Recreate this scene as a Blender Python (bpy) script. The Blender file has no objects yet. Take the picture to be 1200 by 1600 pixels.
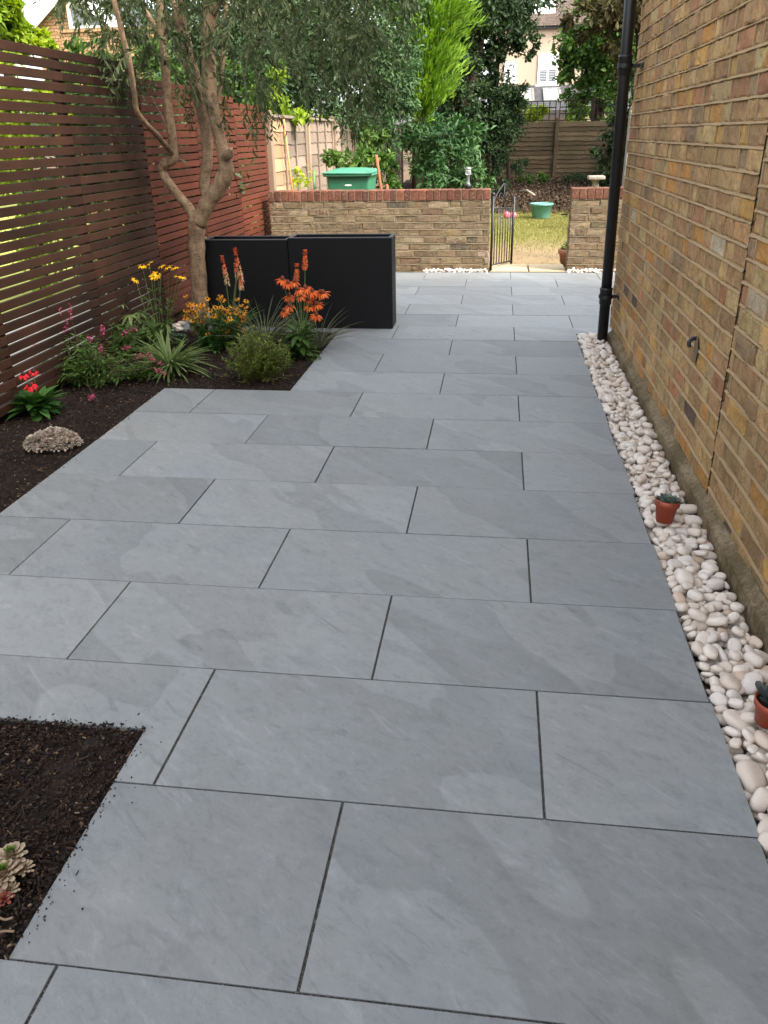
import bpy, bmesh, math, random
import numpy as np
from mathutils import Vector, Matrix, noise as mnoise

C = bpy.context.scene.collection
SC = bpy.context.scene
U = 0.75                     # metres per survey unit
rng = np.random.default_rng(11)
random.seed(11)

# ------------------------------------------------------------------ camera
CF, PITCH, YAW, ROLL = 1253.58, 0.4391, 0.1401, -0.0197
CPOS = np.array([-0.2064, -1.1884, 1.8266]) * U
def _rot(a, b, c):
    ca, sa, cb, sb, cc, sc = np.cos(a), np.sin(a), np.cos(b), np.sin(b), np.cos(c), np.sin(c)
    Rx = np.array([[1, 0, 0], [0, ca, -sa], [0, sa, ca]])
    Rz = np.array([[cb, -sb, 0], [sb, cb, 0], [0, 0, 1]])
    Rr = np.array([[cc, -sc, 0], [sc, cc, 0], [0, 0, 1]])
    return Rz @ Rx @ Rr
CR = _rot(np.pi / 2 - PITCH, YAW, ROLL)
cam = bpy.data.cameras.new('camera'); camo = bpy.data.objects.new('camera', cam); C.objects.link(camo)
cam.sensor_fit = 'VERTICAL'; cam.sensor_height = 36.0; cam.lens = CF / 1600 * 36.0
cam.clip_end = 2000; cam.clip_start = 0.02
camo.matrix_world = Matrix([[*CR[0], CPOS[0]], [*CR[1], CPOS[1]], [*CR[2], CPOS[2]], [0, 0, 0, 1]])
SC.camera = camo

def at(u, v, X=None, Y=None, z=None):
    """where the sight line of survey mark (u, v) meets a plane (X, Y in survey units, z in survey units); metres"""
    d = CR @ np.array([(u - 600) / CF, -(v - 800) / CF, -1.0])
    ax, val = (0, X) if X is not None else (1, Y) if Y is not None else (2, z)
    t = (val * U - CPOS[ax]) / d[ax]
    return CPOS + t * d

# ------------------------------------------------------------------ light
SUN_DIR = np.array([0.85, -0.50, 0.0]); SUN_EL = math.radians(44)
SUN_DIR = SUN_DIR / np.linalg.norm(SUN_DIR) * math.cos(SUN_EL); SUN_DIR[2] = math.sin(SUN_EL)
world = bpy.data.worlds.new("World"); SC.world = world; world.use_nodes = True
nt = world.node_tree
sky = nt.nodes.new('ShaderNodeTexSky'); sky.sky_type = 'NISHITA'; sky.sun_disc = False
sky.sun_elevation = SUN_EL; sky.sun_rotation = math.atan2(SUN_DIR[0], SUN_DIR[1])
sky.dust_density = 4.0; sky.air_density = 1.0; sky.ozone_density = 0.6
bg = nt.nodes['Background']; bg.inputs['Strength'].default_value = 0.15
hs_ = nt.nodes.new('ShaderNodeHueSaturation'); hs_.inputs['Saturation'].default_value = 0.32   # thin white cloud takes most of the blue out
nt.links.new(sky.outputs[0], hs_.inputs['Color']); nt.links.new(hs_.outputs[0], bg.inputs['Color'])
sl = bpy.data.lights.new('sun', 'SUN'); sl.energy = 1.1; sl.angle = math.radians(11.0); sl.color = (1.0, 0.93, 0.82)
so = bpy.data.objects.new('sun', sl); C.objects.link(so); so.location = (6, -6, 14)
so.rotation_euler = Vector(SUN_DIR).to_track_quat('Z', 'Y').to_euler()
SC.view_settings.view_transform = 'Standard'; SC.view_settings.look = 'None'
SC.view_settings.gamma = 1.0; SC.view_settings.use_curve_mapping = False
SC.view_settings.exposure = 2.5
SC.cycles.max_bounces = 8; SC.cycles.diffuse_bounces = 4; SC.cycles.glossy_bounces = 3
SC.cycles.transparent_max_bounces = 8; SC.cycles.use_denoising = True   # soft daylight
try: SC.cycles.use_adaptive_sampling = True; SC.cycles.adaptive_threshold = 0.008
except Exception: pass

# ------------------------------------------------------------------ object helpers
def wloc(o):
    v = np.zeros(3)
    while o is not None:
        v = v + np.array(o.location); o = o.parent
    return v
def thing(name, label, cat, loc, group=None):
    o = bpy.data.objects.new(name, None); C.objects.link(o); o.empty_display_size = 0.1
    o.location = tuple(float(a) for a in loc); o['label'] = label; o['category'] = cat
    if group: o['group'] = group
    return o
def tag(o, label=None, cat=None, group=None, kind=None):
    if label: o['label'] = label
    if cat: o['category'] = cat
    if group: o['group'] = group
    if kind: o['kind'] = kind
    return o

class MB:
    """collects pieces; build() links them as ONE mesh object"""
    def __init__(s): s.V = []; s.F = []; s.n = 0
    def add(s, V, F, rnd=0.5, mi=0, col=None):
        V = np.asarray(V, float).reshape(-1, 3)
        if isinstance(F, np.ndarray): groups = [F]
        else:
            d = {}
            for f in F: d.setdefault(len(f), []).append(f)
            groups = [np.array(x) for x in d.values()]
        for g in groups:
            m = len(g)
            r = np.full(m, rnd) if np.isscalar(rnd) else np.asarray(rnd)
            c = None if col is None else (np.tile(np.asarray(col, float), (m, 1)) if np.ndim(col) == 1 else np.asarray(col))
            s.F.append((g + s.n, r, mi, c))
        s.V.append(V); s.n += len(V)
        return s
    def box(s, lo, hi, rnd=0.5, mi=0, col=None):
        x0, y0, z0 = lo; x1, y1, z1 = hi
        V = [(x0,y0,z0),(x1,y0,z0),(x1,y1,z0),(x0,y1,z0),(x0,y0,z1),(x1,y0,z1),(x1,y1,z1),(x0,y1,z1)]
        return s.add(V, [(0,3,2,1),(4,5,6,7),(0,1,5,4),(1,2,6,5),(2,3,7,6),(3,0,4,7)], rnd, mi, col)
    def cbox(s, c, size, R=None, rnd=0.5, mi=0, bev=0.0):
        h = np.array(size) / 2.0; b = min(bev, h.min() * 0.9)
        if b <= 0:
            P = np.array([(-1,-1,-1),(1,-1,-1),(1,1,-1),(-1,1,-1),(-1,-1,1),(1,-1,1),(1,1,1),(-1,1,1)]) * h
            F = [(0,3,2,1),(4,5,6,7),(0,1,5,4),(1,2,6,5),(2,3,7,6),(3,0,4,7)]
        else:
            bm = bmesh.new(); bmesh.ops.create_cube(bm, size=1.0)
            for v in bm.verts: v.co = Vector((v.co.x * 2 * h[0], v.co.y * 2 * h[1], v.co.z * 2 * h[2]))
            bmesh.ops.bevel(bm, geom=list(bm.edges), offset=b, segments=2, affect='EDGES', profile=0.5)
            bm.verts.index_update()
            P = np.array([v.co[:] for v in bm.verts]); F = [[v.index for v in f.verts] for f in bm.faces]; bm.free()
        if R is not None: P = P @ np.asarray(R).T
        return s.add(P + np.array(c), F, rnd, mi)
    def tube(s, pts, rad, n=8, rnd=0.5, mi=0, caps=True, wob=0.0):
        pts = np.asarray(pts, float); m = len(pts)
        rad = np.full(m, rad) if np.isscalar(rad) else np.asarray(rad, float)
        T = np.gradient(pts, axis=0); T /= np.linalg.norm(T, axis=1, keepdims=True) + 1e-9
        ref = np.array([0, 0, 1.0]) if abs(T[0][2]) < 0.9 else np.array([1.0, 0, 0])
        A = np.cross(T[0], ref); A /= np.linalg.norm(A) + 1e-9
        V = []
        for i in range(m):
            A = A - T[i] * (A @ T[i]); A /= np.linalg.norm(A) + 1e-9
            B = np.cross(T[i], A)
            th = np.arange(n) * 2 * math.pi / n
            r = rad[i] * (1 + (wob * (rng.random(n) - 0.5) if wob else 0))
            V.append(pts[i] + (np.cos(th) * r)[:, None] * A + (np.sin(th) * r)[:, None] * B)
        V = np.concatenate(V)
        i, j = np.meshgrid(np.arange(m - 1), np.arange(n), indexing='ij'); i = i.ravel(); j = j.ravel(); k = (j + 1) % n
        F = np.stack([i * n + j, i * n + k, (i + 1) * n + k, (i + 1) * n + j], 1)
        s.add(V, F, rnd, mi)
        if caps:
            s.F.append((np.array([[s.n - m * n + q for q in range(n)][::-1]]), np.full(1, rnd if np.isscalar(rnd) else 0.5), mi, None))
            s.F.append((np.array([[s.n - n + q for q in range(n)]]), np.full(1, rnd if np.isscalar(rnd) else 0.5), mi, None))
        return s
    def lathe(s, c, prof, n=24, R=None, rnd=0.5, mi=0):
        th = np.arange(n) * 2 * math.pi / n; prof = np.asarray(prof, float); m = len(prof)
        V = np.stack([np.outer(prof[:, 0], np.cos(th)), np.outer(prof[:, 0], np.sin(th)), np.repeat(prof[:, 1:2], n, 1)], 2).reshape(-1, 3)
        if R is not None: V = V @ np.asarray(R).T
        i, j = np.meshgrid(np.arange(m - 1), np.arange(n), indexing='ij'); i = i.ravel(); j = j.ravel(); k = (j + 1) % n
        F = np.stack([i * n + j, i * n + k, (i + 1) * n + k, (i + 1) * n + j], 1)
        return s.add(V + np.array(c), F, rnd, mi)
    def inst(s, TV, TF, pos, Rm, scale, rnd, mi=0):
        """many copies of a template as one piece (leaves of a crown)"""
        TV = np.asarray(TV, float); pos = np.asarray(pos); n = len(pos); t = len(TV)
        if n == 0: return s
        scale = np.asarray(scale, float)
        if scale.ndim == 1: scale = np.repeat(scale[:, None], 3, 1)
        L = TV[None] * scale[:, None, :]
        W = np.einsum('nij,ntj->nti', Rm, L) + pos[:, None, :]
        off = np.arange(n) * t
        d = {}
        for f in TF: d.setdefault(len(f), []).append(f)
        base = s.n
        for fs in d.values():
            fs = np.array(fs); F = (fs[None] + off[:, None, None]).reshape(-1, fs.shape[1])
            s.F.append((F + base, np.repeat(rnd, len(fs)), mi, None))
        s.V.append(W.reshape(-1, 3)); s.n += n * t
        return s
    def build(s, name, mats, parent=None, smooth=False, label=None):
        if not isinstance(mats, (list, tuple)): mats = [mats]
        V = np.concatenate(s.V)
        if parent is not None: V = V - wloc(parent)
        me = bpy.data.meshes.new(name)
        me.vertices.add(len(V)); me.vertices.foreach_set('co', V.astype(np.float32).ravel())
        lv = np.concatenate([g.ravel() for g, _, _, _ in s.F]); lt = np.concatenate([np.full(len(g), g.shape[1]) for g, _, _, _ in s.F])
        ls = np.concatenate([[0], np.cumsum(lt)[:-1]])
        me.loops.add(len(lv)); me.loops.foreach_set('vertex_index', lv.astype(np.int32))
        me.polygons.add(len(lt)); me.polygons.foreach_set('loop_start', ls.astype(np.int32))
        try: me.polygons.foreach_set('loop_total', lt.astype(np.int32))
        except Exception: pass
        mi = np.concatenate([np.full(len(g), m) for g, _, m, _ in s.F])
        for m in mats: me.materials.append(m)
        me.polygons.foreach_set('material_index', mi.astype(np.int32))
        me.polygons.foreach_set('use_smooth', np.full(len(lt), bool(smooth)))
        me.update(calc_edges=True)
        a = me.attributes.new('rnd', 'FLOAT', 'FACE'); a.data.foreach_set('value', np.concatenate([r for _, r, _, _ in s.F]).astype(np.float32))
        if any(c is not None for *_, c in s.F):
            cc = np.concatenate([np.hstack([c if c is not None else np.full((len(g), 3), 0.5), np.ones((len(g), 1))]) for g, _, _, c in s.F])
            a = me.attributes.new('tint', 'FLOAT_COLOR', 'FACE'); a.data.foreach_set('color', cc.astype(np.float32).ravel())
        o = bpy.data.objects.new(name, me); C.objects.link(o)
        if parent is not None: o.parent = parent
        if label: o['label'] = label
        return o

def frames(D, hint=None):
    """rotation matrices whose y axis is D and whose z axis leans to hint"""
    D = np.asarray(D, float); D = D / (np.linalg.norm(D, axis=1, keepdims=True) + 1e-9)
    H = np.tile(np.array([0, 0, 1.0]), (len(D), 1)) if hint is None else np.asarray(hint, float)
    Xa = np.cross(D, H); nrm = np.linalg.norm(Xa, axis=1, keepdims=True)
    Xa = np.where(nrm > 1e-4, Xa / (nrm + 1e-9), np.array([1.0, 0, 0]))
    Z = np.cross(Xa, D)
    return np.stack([Xa, D, Z], 2)
def rdir(n): 
    v = rng.normal(size=(n, 3)); return v / np.linalg.norm(v, axis=1, keepdims=True)
def smooth_path(pts, k=6):
    pts = np.asarray(pts, float); m = len(pts)
    P = np.vstack([2 * pts[0] - pts[1], pts, 2 * pts[-1] - pts[-2]]); out = []
    for i in range(m - 1):
        p0, p1, p2, p3 = P[i:i + 4]
        for t in np.arange(k) / k:
            out.append(0.5 * ((2 * p1) + (-p0 + p2) * t + (2 * p0 - 5 * p1 + 4 * p2 - p3) * t * t + (-p0 + 3 * p1 - 3 * p2 + p3) * t ** 3))
    out.append(pts[-1]); return np.array(out)

# leaf templates: y is the length, x the width, z the upper side
LEAF4 = (np.array([(0,0,0),(-.5,.45,.07),(0,1,0),(.5,.45,.07),(0,.5,0)]), [(0,4,1),(1,4,2),(0,3,4),(3,2,4)])
def lance(w=1.0, droop=0.25, seg=4, fold=0.12, power=1.0):
    V = []; F = []
    for i in range(seg + 1):
        t = i / seg; ww = 0.5 * w * (math.sin(math.pi * min(1, t * 0.93 + 0.07)) ** power) if i < seg else 0.0
        z = -droop * t * t
        V += [(-ww, t, z + fold * ww * 2), (0, t, z), (ww, t, z + fold * ww * 2)]
    for i in range(seg):
        a = 3 * i
        F += [(a, a + 1, a + 4, a + 3), (a + 1, a + 2, a + 5, a + 4)]
    return np.array(V), F

# ------------------------------------------------------------------ material helpers
class N:
    def __init__(s, name):
        s.m = bpy.data.materials.new(name); s.m.use_nodes = True; s.t = s.m.node_tree
        s.b = s.t.nodes['Principled BSDF']; s.out = s.t.nodes['Material Output']
    def n(s, typ, **kw):
        nd = s.t.nodes.new(typ)
        for k, v in kw.items():
            if k.startswith('i_'): nd.inputs[k[2:].replace('_', ' ')].default_value = v
            else: setattr(nd, k, v)
        return nd
    def l(s, a, b): s.t.links.new(a, b)
    def pos(s): return s.n('ShaderNodeNewGeometry').outputs['Position']
    def obj(s): return s.n('ShaderNodeTexCoord').outputs['Object']
    def attr(s, nm, out='Fac'): return s.n('ShaderNodeAttribute', attribute_name=nm).outputs[out]
    def noise(s, vec, scale, detail=4, rough=0.55, dist=0.0, out='Fac'):
        nd = s.n('ShaderNodeTexNoise'); nd.inputs['Scale'].default_value = scale; nd.inputs['Detail'].default_value = detail
        nd.inputs['Roughness'].default_value = rough; nd.inputs['Distortion'].default_value = dist
        if vec is not None: s.l(vec, nd.inputs['Vector'])
        return nd.outputs[out]
    def ramp(s, fac, stops, interp='LINEAR'):
        nd = s.n('ShaderNodeValToRGB'); e = nd.color_ramp; e.interpolation = interp
        while len(e.elements) < len(stops): e.elements.new(0.5)
        for el, (p, c) in zip(e.elements, stops):
            el.position = p; el.color = (*(c if not np.isscalar(c) else (c, c, c)), 1)
        s.l(fac, nd.inputs[0]); return nd.outputs[0]
    def mix(s, fac, a, b, mode='MIX'):
        nd = s.n('ShaderNodeMix', data_type='RGBA', blend_type=mode)
        for v, k in ((fac, 0), (a, 6), (b, 7)):
            if hasattr(v, 'node'): s.l(v, nd.inputs[k])
            elif k == 0: nd.inputs[0].default_value = v
            else: nd.inputs[k].default_value = (*(v if not np.isscalar(v) else (v, v, v)), 1)
        return nd.outputs[2]
    def math(s, op, a, b=0.0):
        nd = s.n('ShaderNodeMath', operation=op)
        for v, k in ((a, 0), (b, 1)):
            if hasattr(v, 'node'): s.l(v, nd.inputs[k])
            else: nd.inputs[k].default_value = v
        return nd.outputs[0]
    def mapping(s, vec, scale=(1,1,1), rot=(0,0,0)):
        nd = s.n('ShaderNodeMapping'); nd.inputs['Scale'].default_value = scale; nd.inputs['Rotation'].default_value = rot
        s.l(vec, nd.inputs['Vector']); return nd.outputs[0]
    def shifted(s, vec, fac, k=37.0):
        c = s.n('ShaderNodeCombineXYZ'); m = s.math('MULTIPLY', fac, k)
        s.l(m, c.inputs[0]); s.l(s.math('MULTIPLY', fac, k * 1.7), c.inputs[1]); s.l(s.math('MULTIPLY', fac, k * 0.6), c.inputs[2])
        v = s.n('ShaderNodeVectorMath', operation='ADD'); s.l(vec, v.inputs[0]); s.l(c.outputs[0], v.inputs[1]); return v.outputs[0]
    def bump(s, h, strength=0.3, dist=0.01):
        nd = s.n('ShaderNodeBump'); nd.inputs['Strength'].default_value = strength; nd.inputs['Distance'].default_value = dist
        s.l(h, nd.inputs['Height']); s.l(nd.outputs[0], s.b.inputs['Normal']); return nd
    def col(s, c):
        if hasattr(c, 'node'): s.l(c, s.b.inputs['Base Color'])
        else: s.b.inputs['Base Color'].default_value = (*c, 1)
    def rough(s, v, spec=0.5):
        if hasattr(v, 'node'): s.l(v, s.b.inputs['Roughness'])
        else: s.b.inputs['Roughness'].default_value = v
        s.b.inputs['Specular IOR Level'].default_value = spec
        return s.m

def simple(name, c, rough=0.6, var=0.25, scale=30, bump=0.0, spec=0.5, metal=0.0):
    k = N(name); p = k.obj()
    f = k.noise(p, scale, 5)
    k.col(k.mix(f, tuple(x * (1 - var) for x in c), tuple(min(1, x * (1 + var)) for x in c)))
    if bump: k.bump(k.noise(p, scale * 3, 6), bump, 0.004)
    k.b.inputs['Metallic'].default_value = metal
    return k.rough(rough, spec)

def leafmat(name, cols, rough=0.5, trans=0.3, spec=0.25, patch=0.0, patchcol=None):
    """leaf colours picked by each leaf's own number; light passes through"""
    k = N(name); r = k.attr('rnd')
    n = len(cols); c = k.ramp(r, [(i / (n - 1), cc) for i, cc in enumerate(cols)])
    g = k.n('ShaderNodeNewGeometry')
    c2 = k.mix(0.35, c, tuple(min(1, x * 1.5 + 0.02) for x in cols[n // 2]))
    cf = k.mix(g.outputs['Backfacing'], c, c2)
    k.col(cf); k.rough(min(.8, rough + .12), min(spec, .25) * .8)
    tr = k.n('ShaderNodeBsdfTranslucent'); hs = k.n('ShaderNodeHueSaturation'); hs.inputs['Saturation'].default_value = 1.15; hs.inputs['Value'].default_value = 1.3
    k.l(c, hs.inputs['Color']); k.l(hs.outputs[0], tr.inputs['Color'])
    mx = k.n('ShaderNodeMixShader'); mx.inputs[0].default_value = trans
    k.l(k.b.outputs[0], mx.inputs[1]); k.l(tr.outputs[0], mx.inputs[2]); k.l(mx.outputs[0], k.out.inputs['Surface'])
    return k.m

# paving
k = N('porcelain_slab'); rr = k.attr('rnd'); p = k.shifted(k.pos(), rr)
turn = lambda v_, ang, sc_: k.mapping(k.mapping(v_, (1, 1, 1), (0, 0, ang)), sc_)
pr = turn(p, 0.95, (0.50, 1.25, 1))
cl = k.noise(pr, 1.35, 3.0, 0.45, 0.10)
st1 = k.ramp(cl, [(0.0, 0.6), (0.4, 0.55), (0.6, 0.75), (1, 0.7)])
cl2 = k.noise(turn(k.shifted(p, rr, 11.0), 0.6, (0.45, 1.3, 1)), 1.5, 3.0, 0.45, 0.1)
st2 = k.ramp(cl2, [(0.0, 0.2), (1, 0.5)])
base = k.mix(st1, (0.198, 0.210, 0.210), (0.228, 0.242, 0.241))
base = k.mix(k.math('MULTIPLY', st2, 0.2), base, (0.262, 0.277, 0.277))
warm = k.noise(p, 2.2, 4, 0.6)
base = k.mix(k.ramp(warm, [(0.48, 0), (0.66, 0.45)]), base, (0.228, 0.230, 0.218))
base = k.mix(k.ramp(warm, [(0.34, 0.45), (0.46, 0.0)]), base, (0.196, 0.218, 0.232))
mott = k.noise(turn(p, 0.5, (1, 2.0, 1)), 11, 9, 0.76, 0.5)
base = k.mix(k.ramp(mott, [(0.36, 0.36), (0.48, 0.0)]), base, (0.120, 0.128, 0.130))
base = k.mix(k.ramp(mott, [(0.54, 0.0), (0.67, 0.26)]), base, (0.34, 0.35, 0.35))
mot2 = k.noise(turn(p, 0.7, (1, 1.7, 1)), 30, 8, 0.75, 0.6)
base = k.mix(k.ramp(mot2, [(0.36, 0.30), (0.47, 0.0)]), base, (0.120, 0.128, 0.130))
base = k.mix(k.ramp(mot2, [(0.56, 0.0), (0.68, 0.30)]), base, (0.34, 0.35, 0.35))
vein = k.noise(turn(p, 0.75, (0.9, 4.2, 1)), 4.5, 9, 0.72, 1.0)
base = k.mix(k.ramp(vein, [(0.585, 0.0), (0.65, 0.30)]), base, (0.35, 0.356, 0.356))
base = k.mix(k.ramp(vein, [(0.345, 0.42), (0.40, 0.0)]), base, (0.115, 0.122, 0.125))
# cleft layers of the slate pattern: a crisp edge on one side, fading on the other
e1 = k.ramp(cl, [(0.0, 0.99), (0.36, 0.985), (0.468, 0.865), (0.473, 1.03), (0.58, 0.99), (1, 1.0)])
e2 = k.ramp(cl2, [(0.0, 1.0), (0.50, 0.99), (0.592, 1.05), (0.597, 0.93), (0.70, 0.98), (1, 1.0)])
base = k.mix(1.0, base, e1, 'MULTIPLY'); base = k.mix(1.0, base, e2, 'MULTIPLY')
tone = k.ramp(rr, [(0, 0.89), (0.5, 1.0), (1, 1.10)])
base = k.mix(1.0, base, tone, 'MULTIPLY')
grain = k.noise(k.pos(), 420, 3, 0.6)
base = k.mix(k.ramp(grain, [(0.38, 0.16), (0.5, 0.0)]), base, (0.12, 0.126, 0.128))
speck = k.n('ShaderNodeTexVoronoi', feature='F1'); speck.inputs['Scale'].default_value = 11; k.l(k.pos(), speck.inputs['Vector'])
sp = k.ramp(speck.outputs['Distance'], [(0.0, 1.0), (0.035, 1.0), (0.05, 0.0)])
selr = k.math('GREATER_THAN', speck.outputs['Color'], 0.86)
base = k.mix(k.math('MULTIPLY', k.math('MULTIPLY', sp, selr), 0.55), base, (0.04, 0.042, 0.042))
k.col(base)
hgt = k.mix(0.3, mott, vein)
k.bump(hgt, 0.10, 0.006)
M_SLAB = k.rough(k.ramp(mott, [(0.3, 0.50), (0.7, 0.64)]), 0.36)

k = N('jointing_grit'); p = k.pos()
v = k.n('ShaderNodeTexVoronoi'); v.inputs['Scale'].default_value = 520; k.l(p, v.inputs['Vector'])
k.col(k.mix(k.ramp(k.noise(p, 6, 4), [(0.45, 0), (0.7, 0.35)]), k.ramp(v.outputs['Color'], [(0.1, (0.018, 0.018, 0.017)), (0.6, (0.06, 0.06, 0.056)), (0.95, (0.26, 0.25, 0.23))]), (0.10, 0.075, 0.05)))
k.bump(v.outputs['Distance'], 0.7, 0.003); M_JOINT = k.rough(0.95, 0.1)

# bricks
def brickmat(name, dirt=0.3, moss=0.0):
    k = N(name); t = k.attr('tint', 'Color'); p = k.pos(); ps = k.shifted(p, k.attr('rnd'))
    big = k.noise(ps, 16, 5, 0.7)
    c = k.mix(k.ramp(big, [(0.38, 0.65), (0.54, 0)]), t, k.mix(1, t, (0.52, 0.45, 0.38), 'MULTIPLY'))
    c = k.mix(k.ramp(k.noise(ps, 24, 6, 0.72, 0.6), [(0.50, 0), (0.66, 0.7)]), c, k.mix(1, t, (1.40, 1.18, 0.82), 'MULTIPLY'))
    fine = k.noise(p, 105, 6, 0.78)
    c = k.mix(k.ramp(fine, [(0.36, 0.85), (0.45, 0)]), c, (0.06, 0.04, 0.026))
    c = k.mix(k.ramp(k.noise(p, 60, 5, 0.7), [(0.56, 0), (0.68, 0.55)]), c, (0.42, 0.31, 0.19))
    d = k.noise(p, 1.6, 5, 0.6)
    c = k.mix(k.ramp(d, [(0.44, 0), (0.66, dirt)]), c, (0.12, 0.085, 0.048))
    if moss: c = k.mix(k.ramp(k.noise(p, 3.4, 6, 0.7), [(0.48, 0), (0.68, moss)]), c, (0.085, 0.085, 0.035))
    k.col(c); k.bump(k.mix(0.5, fine, k.noise(ps, 40, 5)), 0.85, 0.007)
    return k.rough(0.92, 0.2)
M_BRICK = brickmat('stock_brick', 0.35, 0.12); M_GBRICK = brickmat('old_garden_brick', 0.25, 0.22); M_RED = brickmat('red_coping_brick', 0.30)
def mortarmat(name, c, dirt):
    k = N(name); p = k.pos(); f = k.noise(p, 160, 6, 0.7)
    cc = k.mix(f, tuple(x * 0.72 for x in c), tuple(x * 1.22 for x in c))
    cc = k.mix(k.ramp(k.noise(p, 2.2, 5), [(0.4, 0), (0.7, dirt)]), cc, (0.11, 0.085, 0.055))
    cc = k.mix(k.ramp(k.noise(p, 25, 5), [(0.55, 0), (0.75, 0.4)]), cc, tuple(x * 0.55 for x in c))
    k.col(cc); k.bump(f, 0.6, 0.004); return k.rough(0.95, 0.15)
M_MORT = mortarmat('lime_mortar', (0.36, 0.25, 0.135), 0.30); M_GMORT = mortarmat('grey_mortar', (0.178, 0.138, 0.088), 0.35)
k = N('plinth_render'); p = k.pos(); f = k.noise(p, 60, 7, 0.7)
c = k.mix(k.ramp(f, [(0.35, 0), (0.65, 1)]), (0.125, 0.09, 0.05), (0.29, 0.225, 0.14)); c = k.mix(k.ramp(k.noise(p, 5, 6, 0.7), [(0.42, 0), (0.60, 0.75)]), c, (0.075, 0.058, 0.026))
sx = k.n('ShaderNodeSeparateXYZ'); k.l(p, sx.inputs[0])
k.col(c); k.bump(f, 0.8, 0.008); M_PLINTH = k.rough(0.95, 0.15)

# timber
def woodmat(name, a, b, dark, grain=(1, 1, 1), rough=0.75, blotch=0.5):
    k = N(name); p = k.shifted(k.pos(), k.attr('rnd'))
    g = k.noise(k.mapping(p, grain), 8, 7, 0.65, 0.6)
    c = k.mix(g, a, b); c = k.mix(k.ramp(k.noise(k.pos(), 1.3, 4), [(0.38, 0), (0.65, blotch)]), c, dark)
    c = k.mix(1, c, k.ramp(k.attr('rnd'), [(0, 0.72), (1, 1.25)]), 'MULTIPLY')
    kn = k.n('ShaderNodeTexVoronoi'); kn.inputs['Scale'].default_value = 3.0; k.l(p, kn.inputs['Vector'])
    c = k.mix(k.ramp(kn.outputs['Distance'], [(0.02, 0.6), (0.06, 0)]), c, tuple(x * 0.3 for x in a))
    k.col(c); k.bump(g, 0.35, 0.004); return k.rough(rough, 0.16)
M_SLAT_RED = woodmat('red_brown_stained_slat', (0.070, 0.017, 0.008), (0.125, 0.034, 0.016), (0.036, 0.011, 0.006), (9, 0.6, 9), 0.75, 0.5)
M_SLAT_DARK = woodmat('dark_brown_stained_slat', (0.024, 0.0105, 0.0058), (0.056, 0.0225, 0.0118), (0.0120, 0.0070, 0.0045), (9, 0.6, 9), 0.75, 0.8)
M_POST = woodmat('dark_stained_post', (0.022, 0.012, 0.008), (0.045, 0.022, 0.015), (0.015, 0.01, 0.008), (9, 9, 0.6), 0.7)
M_PANEL = woodmat('weathered_fence_board', (0.15, 0.112, 0.083), (0.245, 0.19, 0.147), (0.12, 0.092, 0.07), (1, 1, 9), 0.85, 0.5)
M_PANEL_NEW = woodmat('pale_new_fence_board', (0.26, 0.165, 0.088), (0.37, 0.25, 0.15), (0.22, 0.15, 0.085), (1, 1, 9), 0.8, 0.3)
M_PPOST = woodmat('weathered_fence_post', (0.19, 0.125, 0.078), (0.29, 0.205, 0.14), (0.14, 0.10, 0.07), (9, 9, 1), 0.85)
M_BACKF = woodmat('brown_lap_board', (0.055, 0.040, 0.023), (0.105, 0.078, 0.047), (0.03, 0.024, 0.012), (0.8, 9, 9), 0.9, 0.6)  # brown boards, toned down to carry the tree shade on the back fence
M_TREL = woodmat('dark_trellis', (0.014, 0.010, 0.008), (0.03, 0.021, 0.015), (0.010, 0.008, 0.006), (9, 9, 9), 0.9)
M_STICK = woodmat('rusty_stick', (0.20, 0.065, 0.03), (0.32, 0.12, 0.06), (0.14, 0.05, 0.03), (9, 9, 1), 0.8)

# soil, ground
k = N('dark_mulch'); p = k.pos()
v = k.n('ShaderNodeTexVoronoi'); v.inputs['Scale'].default_value = 85; k.l(k.mapping(p, (1, 1, 1)), v.inputs['Vector'])
c = k.ramp(v.outputs['Color'], [(0.0, (0.008, 0.0055, 0.0045)), (0.6, (0.022, 0.013, 0.009)), (0.93, (0.042, 0.025, 0.017)), (1.0, (0.085, 0.055, 0.036))])
c = k.mix(k.ramp(k.noise(p, 4, 5), [(0.4, 0), (0.7, 0.5)]), c, (0.012, 0.008, 0.006))
k.col(c); k.bump(k.mix(0.5, v.outputs['Distance'], k.noise(p, 60, 7, 0.8)), 1.0, 0.02); M_SOIL = k.rough(0.9, 0.25)
k = N('bark_fragment'); r = k.attr('rnd')
k.col(k.ramp(r, [(0, (0.008, 0.006, 0.005)), (0.6, (0.022, 0.013, 0.009)), (0.93, (0.05, 0.030, 0.019)), (0.98, (0.14, 0.085, 0.05)), (1, (0.27, 0.19, 0.12))])); M_CHIP = k.rough(0.85, 0.25)
k = N('garden_earth'); p = k.pos(); f = k.noise(p, 9, 7, 0.7)
k.col(k.mix(f, (0.05, 0.033, 0.02), (0.15, 0.105, 0.065))); k.bump(f, 0.8, 0.03); M_EARTH = k.rough(0.95, 0.1)
k = N('lawn_ground'); p = k.pos()
sy = k.n('ShaderNodeSeparateXYZ'); k.l(p, sy.inputs[0])
pt = k.noise(p, 1.1, 5, 0.6); fn = k.noise(p, 45, 5, 0.7)
g = k.mix(fn, (0.08, 0.09, 0.02), (0.19, 0.175, 0.05)); g = k.mix(k.ramp(pt, [(0.4, 0), (0.7, 0.7)]), g, (0.23, 0.19, 0.07))
bare = k.mix(fn, (0.15, 0.105, 0.055), (0.27, 0.20, 0.115))
yy = k.math('ADD', sy.outputs[1], k.math('MULTIPLY', pt, 3.2))
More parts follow.
